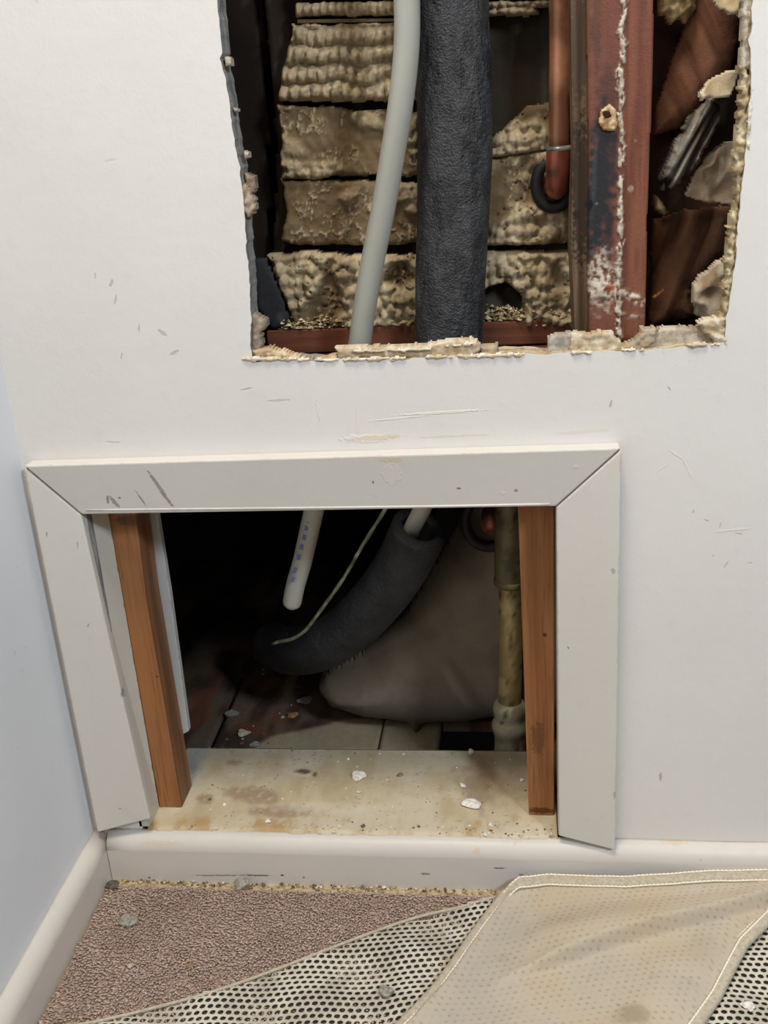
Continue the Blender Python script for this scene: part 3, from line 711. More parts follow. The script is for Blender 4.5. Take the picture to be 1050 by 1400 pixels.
# left: dark old stud & hanging black felt
relief('black_felt', [(345, 352), (366, 352), (388, 400), (402, 445), (372, 452), (350, 420)], .128, papfn((52, 52, 54), (40, 40, 42), 6), M_paper, pk, res=.003, jag=.001, back=.004, thick=.003)
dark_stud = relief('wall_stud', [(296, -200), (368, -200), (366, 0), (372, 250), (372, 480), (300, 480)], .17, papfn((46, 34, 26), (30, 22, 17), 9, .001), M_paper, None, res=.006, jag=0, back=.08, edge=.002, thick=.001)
recenter(tag(dark_stud, 'nearly black old wooden stud in shadow at the left of the upper opening', 'stud'))

# bottom plate board in two layers
M_red = wood_mat('red_timber', (118, 70, 48), (90, 50, 34), 'x', .6)
z1 = aty(560, 444, .125)[2]
bp = thing('bottom_plate', (-.08, .13, z1-.07), 'red-brown timber plate lying behind the pipes along the foot of the upper opening', 'timber')
o = box('board', -.273, .062, .122, .165, z1-.026, z1, M_red, bp, bev=.0015)
o = box('board', -.273, .062, .120, .165, z1-.072, z1-.0275, M_red, bp, bev=.0015)

# stud (double), painted red-brown with compound line and scorch
M_stud = attr_mat('red_stud', .6, 500, .5, .0007, .35, var=.3)
def studfn(PX, PY, X, Z, d):
    n = fbm(X*90, Z*7, 3, 5); n2 = fbm(X*400, Z*30, 5, 3); nn = fbm(PX*.06, PY*.06, 21, 5); nf = fbm(PX*.22, PY*.22, 23, 4)
    red = mixc(lin((124, 76, 56)), lin((102, 59, 43)), sst(.3, .7, n)); c = mixc(red, lin((92, 40, 30)), sst(.55, .75, n2)*.4)
    left = sst(849, 845, PX)
    c = mixc(c, lin((112, 70, 56)), left*.6)
    c = mixc(c, lin((96, 62, 42)), sst(812, 803, PX+14*(nn-.5))*.85)
    for e, k in (((820, 255, 24, 120, 3, 1), 1.0), ((828, 140, 16, 60, 0, 14), .45), ((815, 40, 8, 60, 0, 2), .4), ((832, 210, 12, 70, 0, 4), .6), ((800, 330, 14, 60, 0, 5), .5), ((832, 320, 8, 60, 0, 6), .6)):
        c = mixc(c, lin((34, 34, 38)), ell(PX, PY, *e[:5], seed=e[5], rough=.5)*k)
    c = mixc(c, lin((74, 78, 84)), ell(PX, PY, 812, 240, 4, 70, 3, seed=13)*.3)
    ln = np.abs(PX-(851-PY*.014)+10*(fbm(PY*.05, PY*0, 4, 3)-.5)); wv = 3.5+10*(fbm(PX*.12, PY*.09, 31, 4)-.38)
    comp = sst(1.1, .6, ln/np.maximum(wv, 2))*sst(470, 455, PY)*sst(.38, .5, fbm(PX*.3, PY*.12, 33, 3)+.05)
    sm = np.maximum.reduce([ell(PX, PY, 822, 385, 26, 44, 0, .8, .5, 2), ell(PX, PY, 866, 405, 24, 9, 28, .8, .4, 3), ell(PX, PY, 862, 430, 22, 5, 5, .8, .4, 5)*.5, ell(PX, PY, 846, 360, 5, 26, 0, .8, .4, 7)])
    sm = sm*sst(.40, .56, nf+.06)
    ex = np.maximum.reduce([ell(PX, PY, 862, 258, 5, 5, seed=2), ell(PX, PY, 868, 192, 2, 2), ell(PX, PY, 815, 278, 2, 2)])*.5
    wht = np.clip(np.maximum(np.maximum(comp, sm), ex), 0, 1)
    c = mixc(c, mixc(lin((156, 142, 124)), lin((204, 192, 174)), sst(.4, .6, nf)), wht)
    c = mixc(c, lin((150, 84, 46)), ell(PX, PY, 834, 392, 7, 4, 0)*.9)
    knot_and_hole_shade = ell(PX, PY, 823, 408, 9, 6, 0, .8, .2); c = mixc(c, lin((70, 60, 52)), knot_and_hole_shade*.8)
    return .0024*comp+.0014*sm*nf*1.6+.0004*n-.0018*sst(1.6, .2, np.abs(PX-(851-PY*.014)-6.5))-.001*knot_and_hole_shade, c
sd_px = [(795, -200), (800, 0), (803, 200), (803, 400), (803, 470), (882, 470), (885, 300), (893, 100), (896, -200)]
st = thing('painted_stud', aty(845, 475, .04), 'red-brown painted wall stud with white compound smears and a scorched left side', 'stud')
relief('front_face', sd_px, .045, studfn, M_stud, st, res=.0011, jag=0, back=.09, edge=.0035, thick=.0035)
M_weather = wood_mat('weathered_wood', (142, 120, 90), (76, 58, 42), 'z', .75, [mk(795, 260, 12, 80, 0, .8, .06), mk(790, 60, 14, 60, 0, .5, .06)], (34, 28, 26), .6)
prism('side_board', pxy([(779, -200), (806, -200), (806, 470), (786, 470), (780, 330), (783, 200), (781, 80)], .055), .055, .135, M_weather, st, bev=.001)
# plaster-rimmed hole and screws
M_tanp = attr_mat('tan_plaster', .9, 600, .6, .001, .2, var=.35)
def lump(c1, c2, s, h=.004):
    def f(PX, PY, X, Z, d):
        n = fbm(X*160, Z*160, s, 4); w1, _ = worley(X*150, Z*150, s); return h*(n+.6*(1-w1)), mixc(lin(c1), lin(c2), sst(.35, .65, n))
    return f
relief('plaster_lump', [(820, 150), (832, 140), (842, 148), (846, 170), (842, 180), (824, 180), (817, 168)], .041, lump((170, 132, 84), (206, 184, 146), 2, .003), M_tanp, st, res=.001, back=.003, edge=.003, thick=.002, jag=.001)
relief('hole_shadow_plug', [(822, 152), (834, 150), (838, 160), (826, 163)], .0355, lump((70, 34, 22), (50, 26, 18), 2, .0003), M_tanp, st, res=.001, back=.001, edge=.001, thick=.0006, jag=.0005).name = 'knot_and_hole_shade'  # dark plug painted in place of the shade inside the hole
M_steel = principled('dark_steel', lin((62, 64, 68)), .4, .9)[0]
def screw(pxx, pyy, y, r, parent):
    P0 = aty(pxx, pyy, y); bm = bmesh.new(); m4 = Matrix.Translation(Vector(P0)) @ Matrix.Rotation(pi/2, 4, 'X')
    bmesh.ops.create_cone(bm, cap_ends=True, segments=16, radius1=r*.8, radius2=r, depth=.0015, matrix=m4)
    for k in range(2):
        bmesh.ops.create_cube(bm, size=1, matrix=Matrix.Translation(Vector(P0)+Vector((0, -.0009, 0))) @ Matrix.Rotation(k*pi/2+.5, 4, 'Y') @ Matrix.Diagonal((r*1.3, .0006, r*.28, 1)))
    me = bpy.data.meshes.new('screw'); bm.to_mesh(me); bm.free(); return link('screw', me, M_steel, parent)
screw(805, 279, .0405, .0042, st)

# copper pipe
cpth = smooth_path([aty(765, -200, .10), aty(765, -60, .10), aty(766, 60, .10), aty(765, 150, .10), aty(764, 208, .10)], 20)
cu = thing('copper_pipe', aty(762, 262, .10), 'copper supply pipe with a soldered elbow beside the red-brown stud', 'pipe')
def cucol(V):
    n = fbm(V[:, 0]*30+V[:, 1]*30, V[:, 2]*24, 8, 4); c = mixc(lin((196, 138, 104)), lin((138, 94, 70)), sst(.35, .62, n)); c = mixc(c, lin((96, 58, 42)), sst(.56, .68, fbm(V[:, 0]*70, V[:, 2]*16, 11, 3))*.8)
    _, py = prj(V[:, 0], V[:, 1], V[:, 2]); return mixc(c, lin((84, 48, 38)), sst(186, 200, py)*.6)
ctube('pipe_length', cpth, rpx(cpth[0], 32), cucol, M_cop0, cu, 28)
el = smooth_path([aty(764, 203, .10), aty(763, 225, .10), aty(762, 245, .102), aty(761, 256, .110), aty(760, 254, .13), aty(759, 250, .158)], 8)
def elcol(V):
    n = fbm(V[:, 0]*60, V[:, 2]*50, 18, 4); return mixc(lin((146, 82, 64)), lin((92, 56, 44)), sst(.35, .65, n))
ctube('elbow', el, [rpx(cpth[0], q) for q in np.interp(np.arange(len(el)), [0, 10, 16, 24, len(el)], [37, 37, 34, 36, 36])], elcol, M_cop0, cu, 28)
sr = [aty(764, 199+i*1.6, .10) for i in range(6)]
o = ctube('solder_ring', sr, [rpx(cpth[0], q) for q in (33, 36, 38.5, 38.5, 37, 36)], lambda V: mixc(lin((168, 172, 160)), lin((96, 104, 96)), sst(.4, .6, fbm(V[:, 0]*200, V[:, 2]*200, 3, 3))), M_cop0, cu, 28); o['label'] = 'grey solder joint ring'
c0 = aty(757, 252, .124); ring = [c0+np.array([.0175*cos(a), 0, .0225*sin(a)]) for a in np.linspace(0, 2*pi, 36)]
tube('gasket', ring, .006, M_rub, cu, 12)

# right bay: torn papers, lath chunk, splinter
rb = thing('wall_inner_right', (.17, .15, .63), None, None); tag(rb, kind='structure')
relief('backing_paper', [(880, -200), (1060, -200), (1040, 480), (870, 480)], .15, papfn((88, 62, 48), (56, 41, 33), 14, .010, 14), M_paper, rb, res=.004, jag=0, back=.003)
def fibre(c1, c2, ang, s, h=.004, fr=260):
    ca, sa = cos(radians(ang)), sin(radians(ang))
    def f(PX, PY, X, Z, d):
        u = X*ca+Z*sa; v = -X*sa+Z*ca; n = fbm(u*fr, v*fr*.08, s, 4); g = fbm(X*30, Z*30, s+4, 4)
        return h*n+.004*g, mixc(mixc(lin(c1), lin(c2), sst(.3, .7, n)), lin([q*.7 for q in c1]), sst(.5, .75, g)*.5)
    return f
def sheet(c1, c2, s, h=.012, fr=22):
    def f(PX, PY, X, Z, d):
        a = fbm(X*fr+Z*9, Z*fr*.8-X*7, s, 2); b2 = fbm(X*fr*2.3, Z*fr*2, s+5, 2); rid = 1-np.abs(2*a-1)*2.2; r2 = 1-np.abs(2*b2-1)*2.4
        g = fbm(X*60, Z*60, s+8, 4); fz = fbm(X*420, Z*420, s+3, 2)
        c = mixc(lin(c1), lin(c2), sst(.35, .65, g)); c = mixc(c, lin((214, 204, 184)), sst(.0035, .0008, d)*.6)
        return h*rid*.6+h*.25*r2+.0006*fz, c
    return f
def splint(ang, s):
    ca, sa = cos(radians(ang)), sin(radians(ang))
    def f(PX, PY, X, Z, d):
        u = X*ca+Z*sa; v = -X*sa+Z*ca; n = fbm(u*330, v*16, s, 4); n2 = fbm(u*120, v*7, s+3, 3)
        c = mixc(lin((70, 62, 52)), lin((132, 126, 114)), sst(.35, .6, n)); c = mixc(c, lin((206, 200, 184)), sst(.62, .7, n)*sst(.45, .6, n2)); c = mixc(c, lin((40, 34, 30)), sst(.40, .30, n2))
        return .007*n+.009*n2, c
    return f
def piece(name, P_, y, fn, label=None, mat=M_tanp, **k):
    kw = dict(res=.0016, back=.004, edge=.010, thick=.008, jag=.002, jfreq=110); kw.update(k); o = relief(name, P_, y, fn, mat, rb, **kw)
    if label and o: o['label'] = label
    return o
piece('brown_paper', [(950, -60), (1016, -60), (1008, 60), (1000, 96), (965, 130), (950, 160), (925, 178), (892, 186), (893, 150), (912, 95), (935, 30)], .118, fibre((146, 104, 80), (106, 70, 52), 25, 6, .002, 120), thick=.016, edge=.022, jag=.001)
piece('brown_paper', [(890, 300), (940, 285), (1004, 280), (996, 345), (975, 360), (946, 392), (950, 432), (886, 446)], .125, fibre((138, 100, 76), (76, 52, 38), -20, 7, .004, 110), thick=.016, edge=.02)
piece('mortar_lump', [(896, -60), (952, -60), (950, 12), (935, 35), (925, 28), (914, 36), (905, 22), (898, 24)], .10, lump((182, 160, 118), (140, 118, 82), 5, .008), thick=.01, jag=.002)
piece('torn_paper', [(972, -30), (1012, -40), (1010, 22), (996, 20), (978, 14)], .07, sheet((206, 188, 150), (176, 152, 112), 6, .008), edge=.003, thick=.003)
piece('torn_paper', [(950, 128), (968, 108), (1000, 92), (1014, 96), (1006, 118), (1000, 132), (976, 136), (958, 138)], .055, sheet((226, 212, 184), (204, 186, 154), 7, .010), edge=.003, thick=.003)
piece('splintered_lath', [(964, 128), (984, 142), (985, 160), (972, 190), (955, 222), (934, 248), (915, 262), (904, 246), (908, 226), (918, 200), (930, 175), (952, 150)], .078, splint(-27, 8), 'grey splintered lath end', mat=M_weather if False else M_tanp, thick=.010, jag=.004, res=.0012)
piece('splintered_lath', [(900, 228), (914, 205), (930, 190), (922, 225), (908, 262), (900, 258)], .092, splint(-24, 9), thick=.006, jag=.003, res=.0012)
piece('torn_paper', [(934, 268), (948, 232), (968, 208), (990, 192), (1012, 190), (1008, 262), (1000, 280), (966, 278)], .085, sheet((190, 174, 150), (160, 140, 118), 8, .014), thick=.003, edge=.003, jag=.001)
piece('torn_paper', [(944, 392), (956, 376), (975, 358), (1004, 344), (998, 436), (966, 436), (948, 430), (946, 412)], .075, sheet((196, 182, 158), (150, 130, 106), 9, .016), thick=.003, edge=.003)
piece('mortar_lump', [(890, 262), (902, 270), (914, 290), (906, 296), (893, 288)], .10, lump((150, 130, 96), (110, 90, 64), 11, .004), jag=.002)
piece('splintered_lath', [(890, 405), (908, 393), (909, 397), (892, 411)], .09, fibre((190, 130, 72), (150, 96, 48), 50, 10, .002), thick=.002, edge=.003, back=.002, jag=.0005, res=.001)

# broken edge of the wall round the upper opening: parts of the back wall
def frag(name, P_, y, c1, c2, s, label=None, h=.003, **k):
    kw = dict(res=.0013, back=.006, edge=.004, thick=.004, jag=.002, jfreq=200, seed=s); kw.update(k); o = relief(name, P_, y, lump(c1, c2, s, h), M_tanp, wall, **kw)
    if label: o['label'] = label
    return o
cr, tn_, gy, wt = (206, 195, 172), (176, 156, 124), (150, 142, 130), (222, 216, 202)
frag('board_fragment', [(458, 473), (560, 470), (640, 461), (655, 463), (658, 480), (640, 490), (462, 490)], .012, cr, tn_, 1, 'long torn plasterboard lip')
frag('board_fragment', [(480, 477), (600, 474), (652, 465), (654, 471), (560, 481), (482, 483)], .004, wt, cr, 2, h=.001, back=.003, thick=.002)
frag('board_fragment', [(655, 471), (681, 469), (682, 486), (656, 488)], .013, tn_, gy, 3)
frag('board_fragment', [(748, 458), (782, 452), (786, 470), (782, 482), (745, 484)], .014, gy, (176, 170, 158), 4, h=.002)
frag('board_fragment', [(780, 454), (836, 452), (846, 462), (856, 476), (838, 484), (776, 484)], .012, cr, tn_, 5)
frag('board_fragment', [(846, 474), (866, 462), (880, 450), (900, 448), (896, 468), (870, 482), (848, 482)], .014, gy, (170, 150, 120), 6, h=.004)
frag('board_fragment', [(876, 447), (950, 444), (986, 442), (990, 462), (984, 470), (930, 476), (870, 480)], .018, (190, 180, 162), (164, 150, 130), 7, h=.0015, thick=.006)
frag('board_fragment', [(950, 440), (962, 434), (994, 428), (996, 466), (976, 470), (960, 452)], .010, tn_, cr, 8, h=.006)
frag('torn_paper', [(342, 425), (350, 426), (368, 438), (369, 446), (360, 454), (362, 470), (358, 484), (344, 492)], .014, (166, 152, 134), (134, 122, 108), 9, 'curled torn facing paper', h=.003, thick=.006)
frag('board_fragment', [(344, 474), (372, 472), (398, 482), (430, 488), (462, 484), (462, 492), (344, 496)], .012, (206, 188, 156), (176, 152, 118), 10, h=.006)
frag('torn_paper', [(330, 252), (340, 246), (355, 285), (346, 296), (340, 300), (334, 290)], .010, (176, 160, 140), (140, 124, 104), 11, h=.004, thick=.006)
frag('torn_paper', [(334, 232), (350, 240), (352, 262), (340, 272)], .016, (160, 142, 120), (126, 108, 90), 12, h=.004)
for i, (a_, b_, c_) in enumerate(((310, 84, 9), (322, 150, 5), (336, 212, 8), (341, 365, 5), (350, 472, 7))):
    frag('gypsum_crumb', [(a_-2, b_-c_), (a_+c_*.8, b_-c_*.5), (a_+c_, b_+c_*.4), (a_-1, b_+c_)], .010+.001*i, (178, 168, 152), (140, 132, 120), 30+i, h=.004, thick=.004, edge=.003)
# right edge: crumbling core
frag('crumbled_edge', [(1008, 90), (1024, 100), (1027, 112), (1023, 150), (1025, 190), (1016, 240), (1011, 300), (1007, 350), (1001, 400), (996, 440), (990, 466), (974, 462), (984, 420), (988, 380), (990, 330), (1000, 270), (1001, 210), (1006, 150)], .014, (196, 184, 152), (156, 138, 104), 13, h=.007, thick=.005, jag=.004)
frag('crumbled_edge', [(1011, -60), (1030, -60), (1027, 60), (1026, 100), (1010, 96), (1012, 30)], .012, (196, 190, 176), (170, 160, 140), 14, h=.003, thick=.005)
frag('paper_edge', [(1022, 140), (1030, 112), (1028, 160), (1024, 210), (1018, 200)], .002, (228, 224, 214), (200, 190, 170), 15, h=.002, thick=.002, back=.003)
for i in range(34):      # torn paint lip under the opening
    x = random.Random(i*7+1).uniform(330, 985); yb = float(np.interp(x, [322, 470, 640, 830, 990], [490, 492, 487, 481, 469])); wv = random.Random(i+50).uniform(6, 34)
    frag('paint_flake', [(x-wv, yb-1), (x-wv*.3, yb-4), (x+wv*.4, yb-2), (x+wv, yb-3), (x+wv*.7, yb+2), (x+wv*.1, yb+1), (x-wv*.4, yb+4)], .0006, (224, 216, 202), (196, 178, 146), 60+i, h=.0022, thick=.0012, edge=.003, back=.001, jag=.002)
def crumbs(name, n, place, cols, smin, smax, seed):
    rnd = random.Random(seed); V = []; Fc = []; cc_ = []
    for i in range(n):
        P0 = place(rnd); s = rnd.uniform(smin, smax)*(1 if rnd.random() < .85 else 1.7); c = cols[rnd.randrange(len(cols))]; k = rnd.uniform(.8, 1.1); b0 = len(V)
        a0 = rnd.uniform(0, 6.28)
        for j in range(4):
            a = a0+j*pi/2+rnd.uniform(-.4, .4); V.append((P0[0]+s*cos(a)*rnd.uniform(.7, 1.2), P0[1]+s*sin(a)*rnd.uniform(.7, 1.2), P0[2]+s*rnd.uniform(0, .15)))
        V.append((P0[0]+rnd.uniform(-.3, .3)*s, P0[1]+rnd.uniform(-.3, .3)*s, P0[2]+s*rnd.uniform(.6, 1.1)))
        Fc += [(b0+j, b0+(j+1) % 4, b0+4) for j in range(4)]+[(b0+3, b0+2, b0+1, b0)]; cc_ += [lin(c)*k]*5
    return mesh(name, V, Fc, M_tanp, None, False, np.array(cc_))
def pl_plate(r): 
    x = r.uniform(-.262, .055)
    return (x, r.uniform(.122, .15), z1+abs(r.gauss(0, .0055)))
recenter(tag(crumbs('plaster_crumbs', 2600, pl_plate, [(186, 168, 130), (150, 130, 92), (206, 192, 160), (120, 98, 66)], .0012, .0032, 2), 'bed of loose tan plaster crumbs lying on the red-brown plate', 'crumbs', kind='stuff'))
def pl_sill(r):
    if r.random() < .45: return (r.gauss(-.0, .045) if r.random() < .6 else r.uniform(-.44, .02), r.uniform(-.002, .01), .0650)
    return (r.uniform(-.40, .02), r.uniform(.0, .16), .0653)
def pl_sill2(r):
    p = pl_sill(r); return (min(max(p[0], -.44), .026), p[1], p[2])
recenter(tag(crumbs('sill_crumbs', 230, pl_sill2, [(232, 228, 218), (214, 200, 170), (170, 144, 104), (110, 92, 70)], .0006, .0018, 5), 'fine white and tan crumbs scattered over the cream sill board', 'crumbs', kind='stuff'))
def pl_sub(r):
    x = r.uniform(-.46, -.13); return (x, r.uniform(.20, .50 if x < -.33 else .25), .0005)
recenter(tag(crumbs('subfloor_crumbs', 260, pl_sub, [(170, 158, 136), (150, 84, 50), (120, 92, 70)], .0008, .0028, 6), 'rusty and grey crumbs scattered over the subfloor behind the sill', 'crumbs', kind='stuff'))
def pl_base(r): return (r.uniform(-.49, -.04), -.019-abs(r.gauss(0, .005)), .0003+r.uniform(0, .002))
recenter(tag(crumbs('floor_edge_crumbs', 420, pl_base, [(190, 172, 132), (150, 130, 96), (214, 206, 188), (96, 82, 64)], .0008, .002, 7), 'dusty tan crumbs in the gap between the carpet and the baseboard', 'crumbs', kind='stuff'))

# ------------------------------------------------------------------ single chips
def cmat(name, c1, c2):
    m, nt, b = principled(name, lin(c1), .85); P = pos(nt); n = noise_n(nt, P, 260, 4)
    nt.links.new(ramp(nt, n, [(.35, lin(c2)), (.6, lin(c1))]), b.inputs['Base Color']); bump(nt, b, n, .5, .001); return m
Mw = cmat('chip_white', (232, 230, 222), (206, 200, 188)); Mg = cmat('chip_grey', (158, 154, 144), (122, 118, 108)); Md = cmat('chip_dark', (96, 90, 78), (70, 64, 54)); Mb = cmat('chip_brown', (170, 130, 92), (130, 92, 62)); Mc = cmat('chip_cream', (206, 196, 172), (170, 156, 128))
ZS = .0655; G = 'plaster chips on the sill'
for (pxx, pyy, z, sx_, sy_, sz_, m_, rot, lab, g) in [
    (491, 1062, ZS, .0085, .0085, .004, Mw, .3, 'small white plaster chip in the middle of the sill', G),
    (643, 1100, ZS, .0135, .0085, .003, Mw, -.1, 'largest white plaster chip, flat on the front right of the sill', G),
    (497, 1132, .0625, .0042, .004, .0022, Md, .3, 'dark pebble on the front edge of the sill below its middle', G),
    (633, 1076, ZS, .0034, .005, .0025, Mw, .9, 'tiny upright white crumb just above the largest white chip on the sill', G),
    (644, 1029, ZS, .0030, .004, .003, Mw, .2, 'tiny white crumb at the very back edge of the sill', G),
    (367, 1124, ZS, .0032, .0032, .002, Mw, .2, 'bright white crumb at the front left of the sill, near the brown stain', G),
    (714, 1067, ZS, .0026, .003, .0016, Mw, .2, 'white crumb on the sill against the right wooden upright', G),
    (670, 1130, .0635, .0034, .0045, .003, Mw, .6, 'white crumb on the sill front edge below the largest chip', G),
    (490, 1083, ZS, .0036, .003, .0016, Mc, .4, 'cream crumb on the sill just below the small white chip', G),
    (547, 1060, ZS, .0055, .0035, .0012, Mb, .8, 'brown flake on the sill right of the small white chip', G),
    (350, 1019, .0, .008, .006, .003, Mg, .3, 'grey chip on the subfloor right behind the back edge of the sill', 'debris on the subfloor'),
    (318, 977, .0, .011, .009, .003, Mg, .5, 'grey chip on the dark subfloor near the left seam', 'debris on the subfloor'),
    (333, 1004, .0, .008, .010, .004, Mc, .9, 'cream chip on the subfloor between the left seam and the pale patch', 'debris on the subfloor'),
    (416, 959, .0, .012, .010, .003, Mg, .1, 'flat grey chip on the subfloor farthest back below the foam insulation', 'debris on the subfloor'),
    (400, 980, .0, .008, .008, .004, Mb, .1, 'rusty brown chip on the subfloor behind the pale patch', 'debris on the subfloor')]:
    k = 40+int(pxx) % 17; P0 = atz(pxx, pyy, z)
    tag(chip('plaster_chip', P0, sx_, sy_, sz_, m_, k*.37, rot), lab, 'chip', g)

# ------------------------------------------------------------------ carpet
CX0, CX1, CY0, CY1 = XL+.021, .30, -.42, -.033
M_cb = principled('carpet_backing', lin((146, 124, 110)), .95)[0]
def cy1(x): return CY1-.0015+.003*float(fbm(np.array(x*30.), np.array(1.), 5))
cp_ = thing('carpet', (-.1, -.3, 0), 'worn mauve-brown cut-pile carpet in the corner by the baseboards', 'carpet')
box('backing', CX0, CX1+.6, -1.6, CY1, .0005, .004, M_cb, cp_)
m, nt, b = principled('carpet_fibre', lin((160, 138, 124)), .95, spec=.1); P = pos(nt)
n1 = noise_n(nt, P, 22, 4); n2 = noise_n(nt, P, 330, 2)
c = ramp(nt, n2, [(.3, lin((160, 138, 124))), (.5, lin((190, 168, 153))), (.72, lin((214, 195, 180)))])
nt.links.new(mix(nt, mapr(nt, n1, .4, .7, 0, .4), c, lin((166, 142, 124))), b.inputs['Base Color']); M_pile = m
def pile():
    rs = np.random.RandomState(4); sp = .0029
    gx = np.arange(CX0+.002, CX1, sp); gy = np.arange(CY0, CY1, sp); X, Y = np.meshgrid(gx, gy); X = X.ravel(); Y = Y.ravel()
    X = X+rs.uniform(-.0013, .0013, X.shape); Y = Y+rs.uniform(-.0013, .0013, X.shape)
    _, pyy = prj(X, Y, np.zeros(X.shape)); pxx, _ = prj(X, Y, np.zeros(X.shape))
    # leave out what the cloth covers completely
    keep = ~((X > -.02) | (Y < np.interp(X, [-.47, -.30, -.15, -.05], [-.36, -.30, -.25, -.16])))
    X = X[keep]; Y = Y[keep]; n = len(X)
    h = .0052+.0026*rs.rand(n)+.002*fbm(X*40, Y*40, 3, 3); ln = .0034+.0024*rs.rand(n); la = rs.normal(-1.45, .32, n)+1.2*(fbm(X*18, Y*18, 8, 3)-.5)
    lx, ly = np.cos(la)*ln, np.sin(la)*ln; r = .0014+.0006*rs.rand(n); a0 = rs.rand(n)*6.28
    V = np.zeros((n, 7, 3))
    for j in range(3):
        a = a0+j*2.094
        V[:, j] = np.stack([X+r*np.cos(a), Y+r*np.sin(a), np.full(n, .003)], 1)
        V[:, 3+j] = np.stack([X+lx*.6+r*1.05*np.cos(a), Y+ly*.6+r*1.05*np.sin(a), h*.7], 1)
    V[:, 6] = np.stack([X+lx*1.4, Y+ly*1.4, h+.001], 1)
    f = []
    for j in range(3):
        k = (j+1) % 3; f += [(j, k, 3+k), (j, 3+k, 3+j), (3+j, 3+k, 6)]
    f = np.array(f); Fa = (np.arange(n)[:, None, None]*7+f[None]).reshape(-1, 3)
    me = bpy.data.meshes.new('pile'); me.vertices.add(n*7); me.vertices.foreach_set('co', V.ravel()); me.loops.add(len(Fa)*3); me.loops.foreach_set('vertex_index', Fa.ravel().astype(np.int32))
    me.polygons.add(len(Fa)); me.polygons.foreach_set('loop_start', np.arange(len(Fa), dtype=np.int32)*3); me.update(calc_edges=True)
    return link('pile', me, M_pile, cp_)
tag(pile(), kind='stuff')
for (pxx, pyy, s, m_, lab) in [(175, 1261, .0105, Mg, 'grey stone chip on the carpet near the left baseboard'), (331, 1212, .0105, Mg, 'grey dusty lump at the carpet edge against the back baseboard'),
                               (260, 1322, .0040, Mb, 'tiny tan flake in the middle of the carpet patch'), (178, 1322, .003, Mc, 'tiny cream flake on the carpet nearest the left baseboard'), (154, 1212, .009, Md, 'dark clump in the very corner of the carpet')]:
    P0 = atz(pxx, pyy, .0062); tag(chip('stone_chip', P0, s, s*.85, s*.5, m_, pxx*.013, pxx), lab, 'chip', 'chips lying on the carpet')

# ------------------------------------------------------------------ cloth: perforated layer with the solid side folded over
M_mesh = attr_mat('woven_mesh', .8, 900, .4, .0006, .25, var=.2)
M_cloth = None
m, nt, b = principled('canvas_cloth', lin((184, 174, 156)), .9, spec=.15); P = pos(nt)
n1 = noise_n(nt, P, 11, 4); n2 = noise_n(nt, P, 900, 2); n3 = noise_n(nt, P, 60, 3)
c = ramp(nt, n1, [(.3, lin((172, 165, 152))), (.52, lin((182, 171, 153))), (.72, lin((184, 167, 142)))])
c = mix(nt, mapr(nt, n3, .6, .75, 0, .35), c, lin((160, 146, 122)))
at = N(nt, 'ShaderNodeVertexColor'); at.layer_name = 'Col'
sepn = N(nt, 'ShaderNodeSeparateColor'); nt.links.new(at.outputs['Color'], sepn.inputs[0])
c = mix(nt, sepn.outputs[0], c, lin((148, 136, 114)))
# weave of small dots showing through
uvn = N(nt, 'ShaderNodeUVMap'); sxy = N(nt, 'ShaderNodeSeparateXYZ'); nt.links.new(uvn.outputs[0], sxy.inputs[0])
row = mathn(nt, 'FLOOR', sxy.outputs['Y']); half = mathn(nt, 'MULTIPLY', mathn(nt, 'MODULO', row, 2.0), .5)
fx = mathn(nt, 'SUBTRACT', mathn(nt, 'FRACT', mathn(nt, 'ADD', sxy.outputs['X'], half)), .5); fy = mathn(nt, 'SUBTRACT', mathn(nt, 'FRACT', sxy.outputs['Y']), .5)
rr_ = mathn(nt, 'SQRT', mathn(nt, 'ADD', mathn(nt, 'MULTIPLY', fx, fx), mathn(nt, 'MULTIPLY', fy, fy)))
dots = mathn(nt, 'MULTIPLY', mapr(nt, rr_, .12, .30, 1, 0), mapr(nt, n3, .32, .6, .1, .95))
c = mix(nt, mathn(nt, 'MULTIPLY', dots, .5), c, lin((146, 132, 110)))
nt.links.new(c, b.inputs['Base Color'])
hh = mathn(nt, 'ADD', mathn(nt, 'MULTIPLY', dots, -1.2), mathn(nt, 'MULTIPLY', n2, .5)); bump(nt, b, mathn(nt, 'ADD', hh, n1), .35, .0008)
M_cloth = m
M_thread = principled('cream_thread', lin((236, 228, 206)), .8)[0]
M_hem = cmat('hem_canvas', (186, 176, 156), (166, 155, 136))
cl = thing('drop_cloth', (0, -.2, .004), 'beige drop cloth with one side perforated mesh and the hemmed corner folded over', 'cloth')
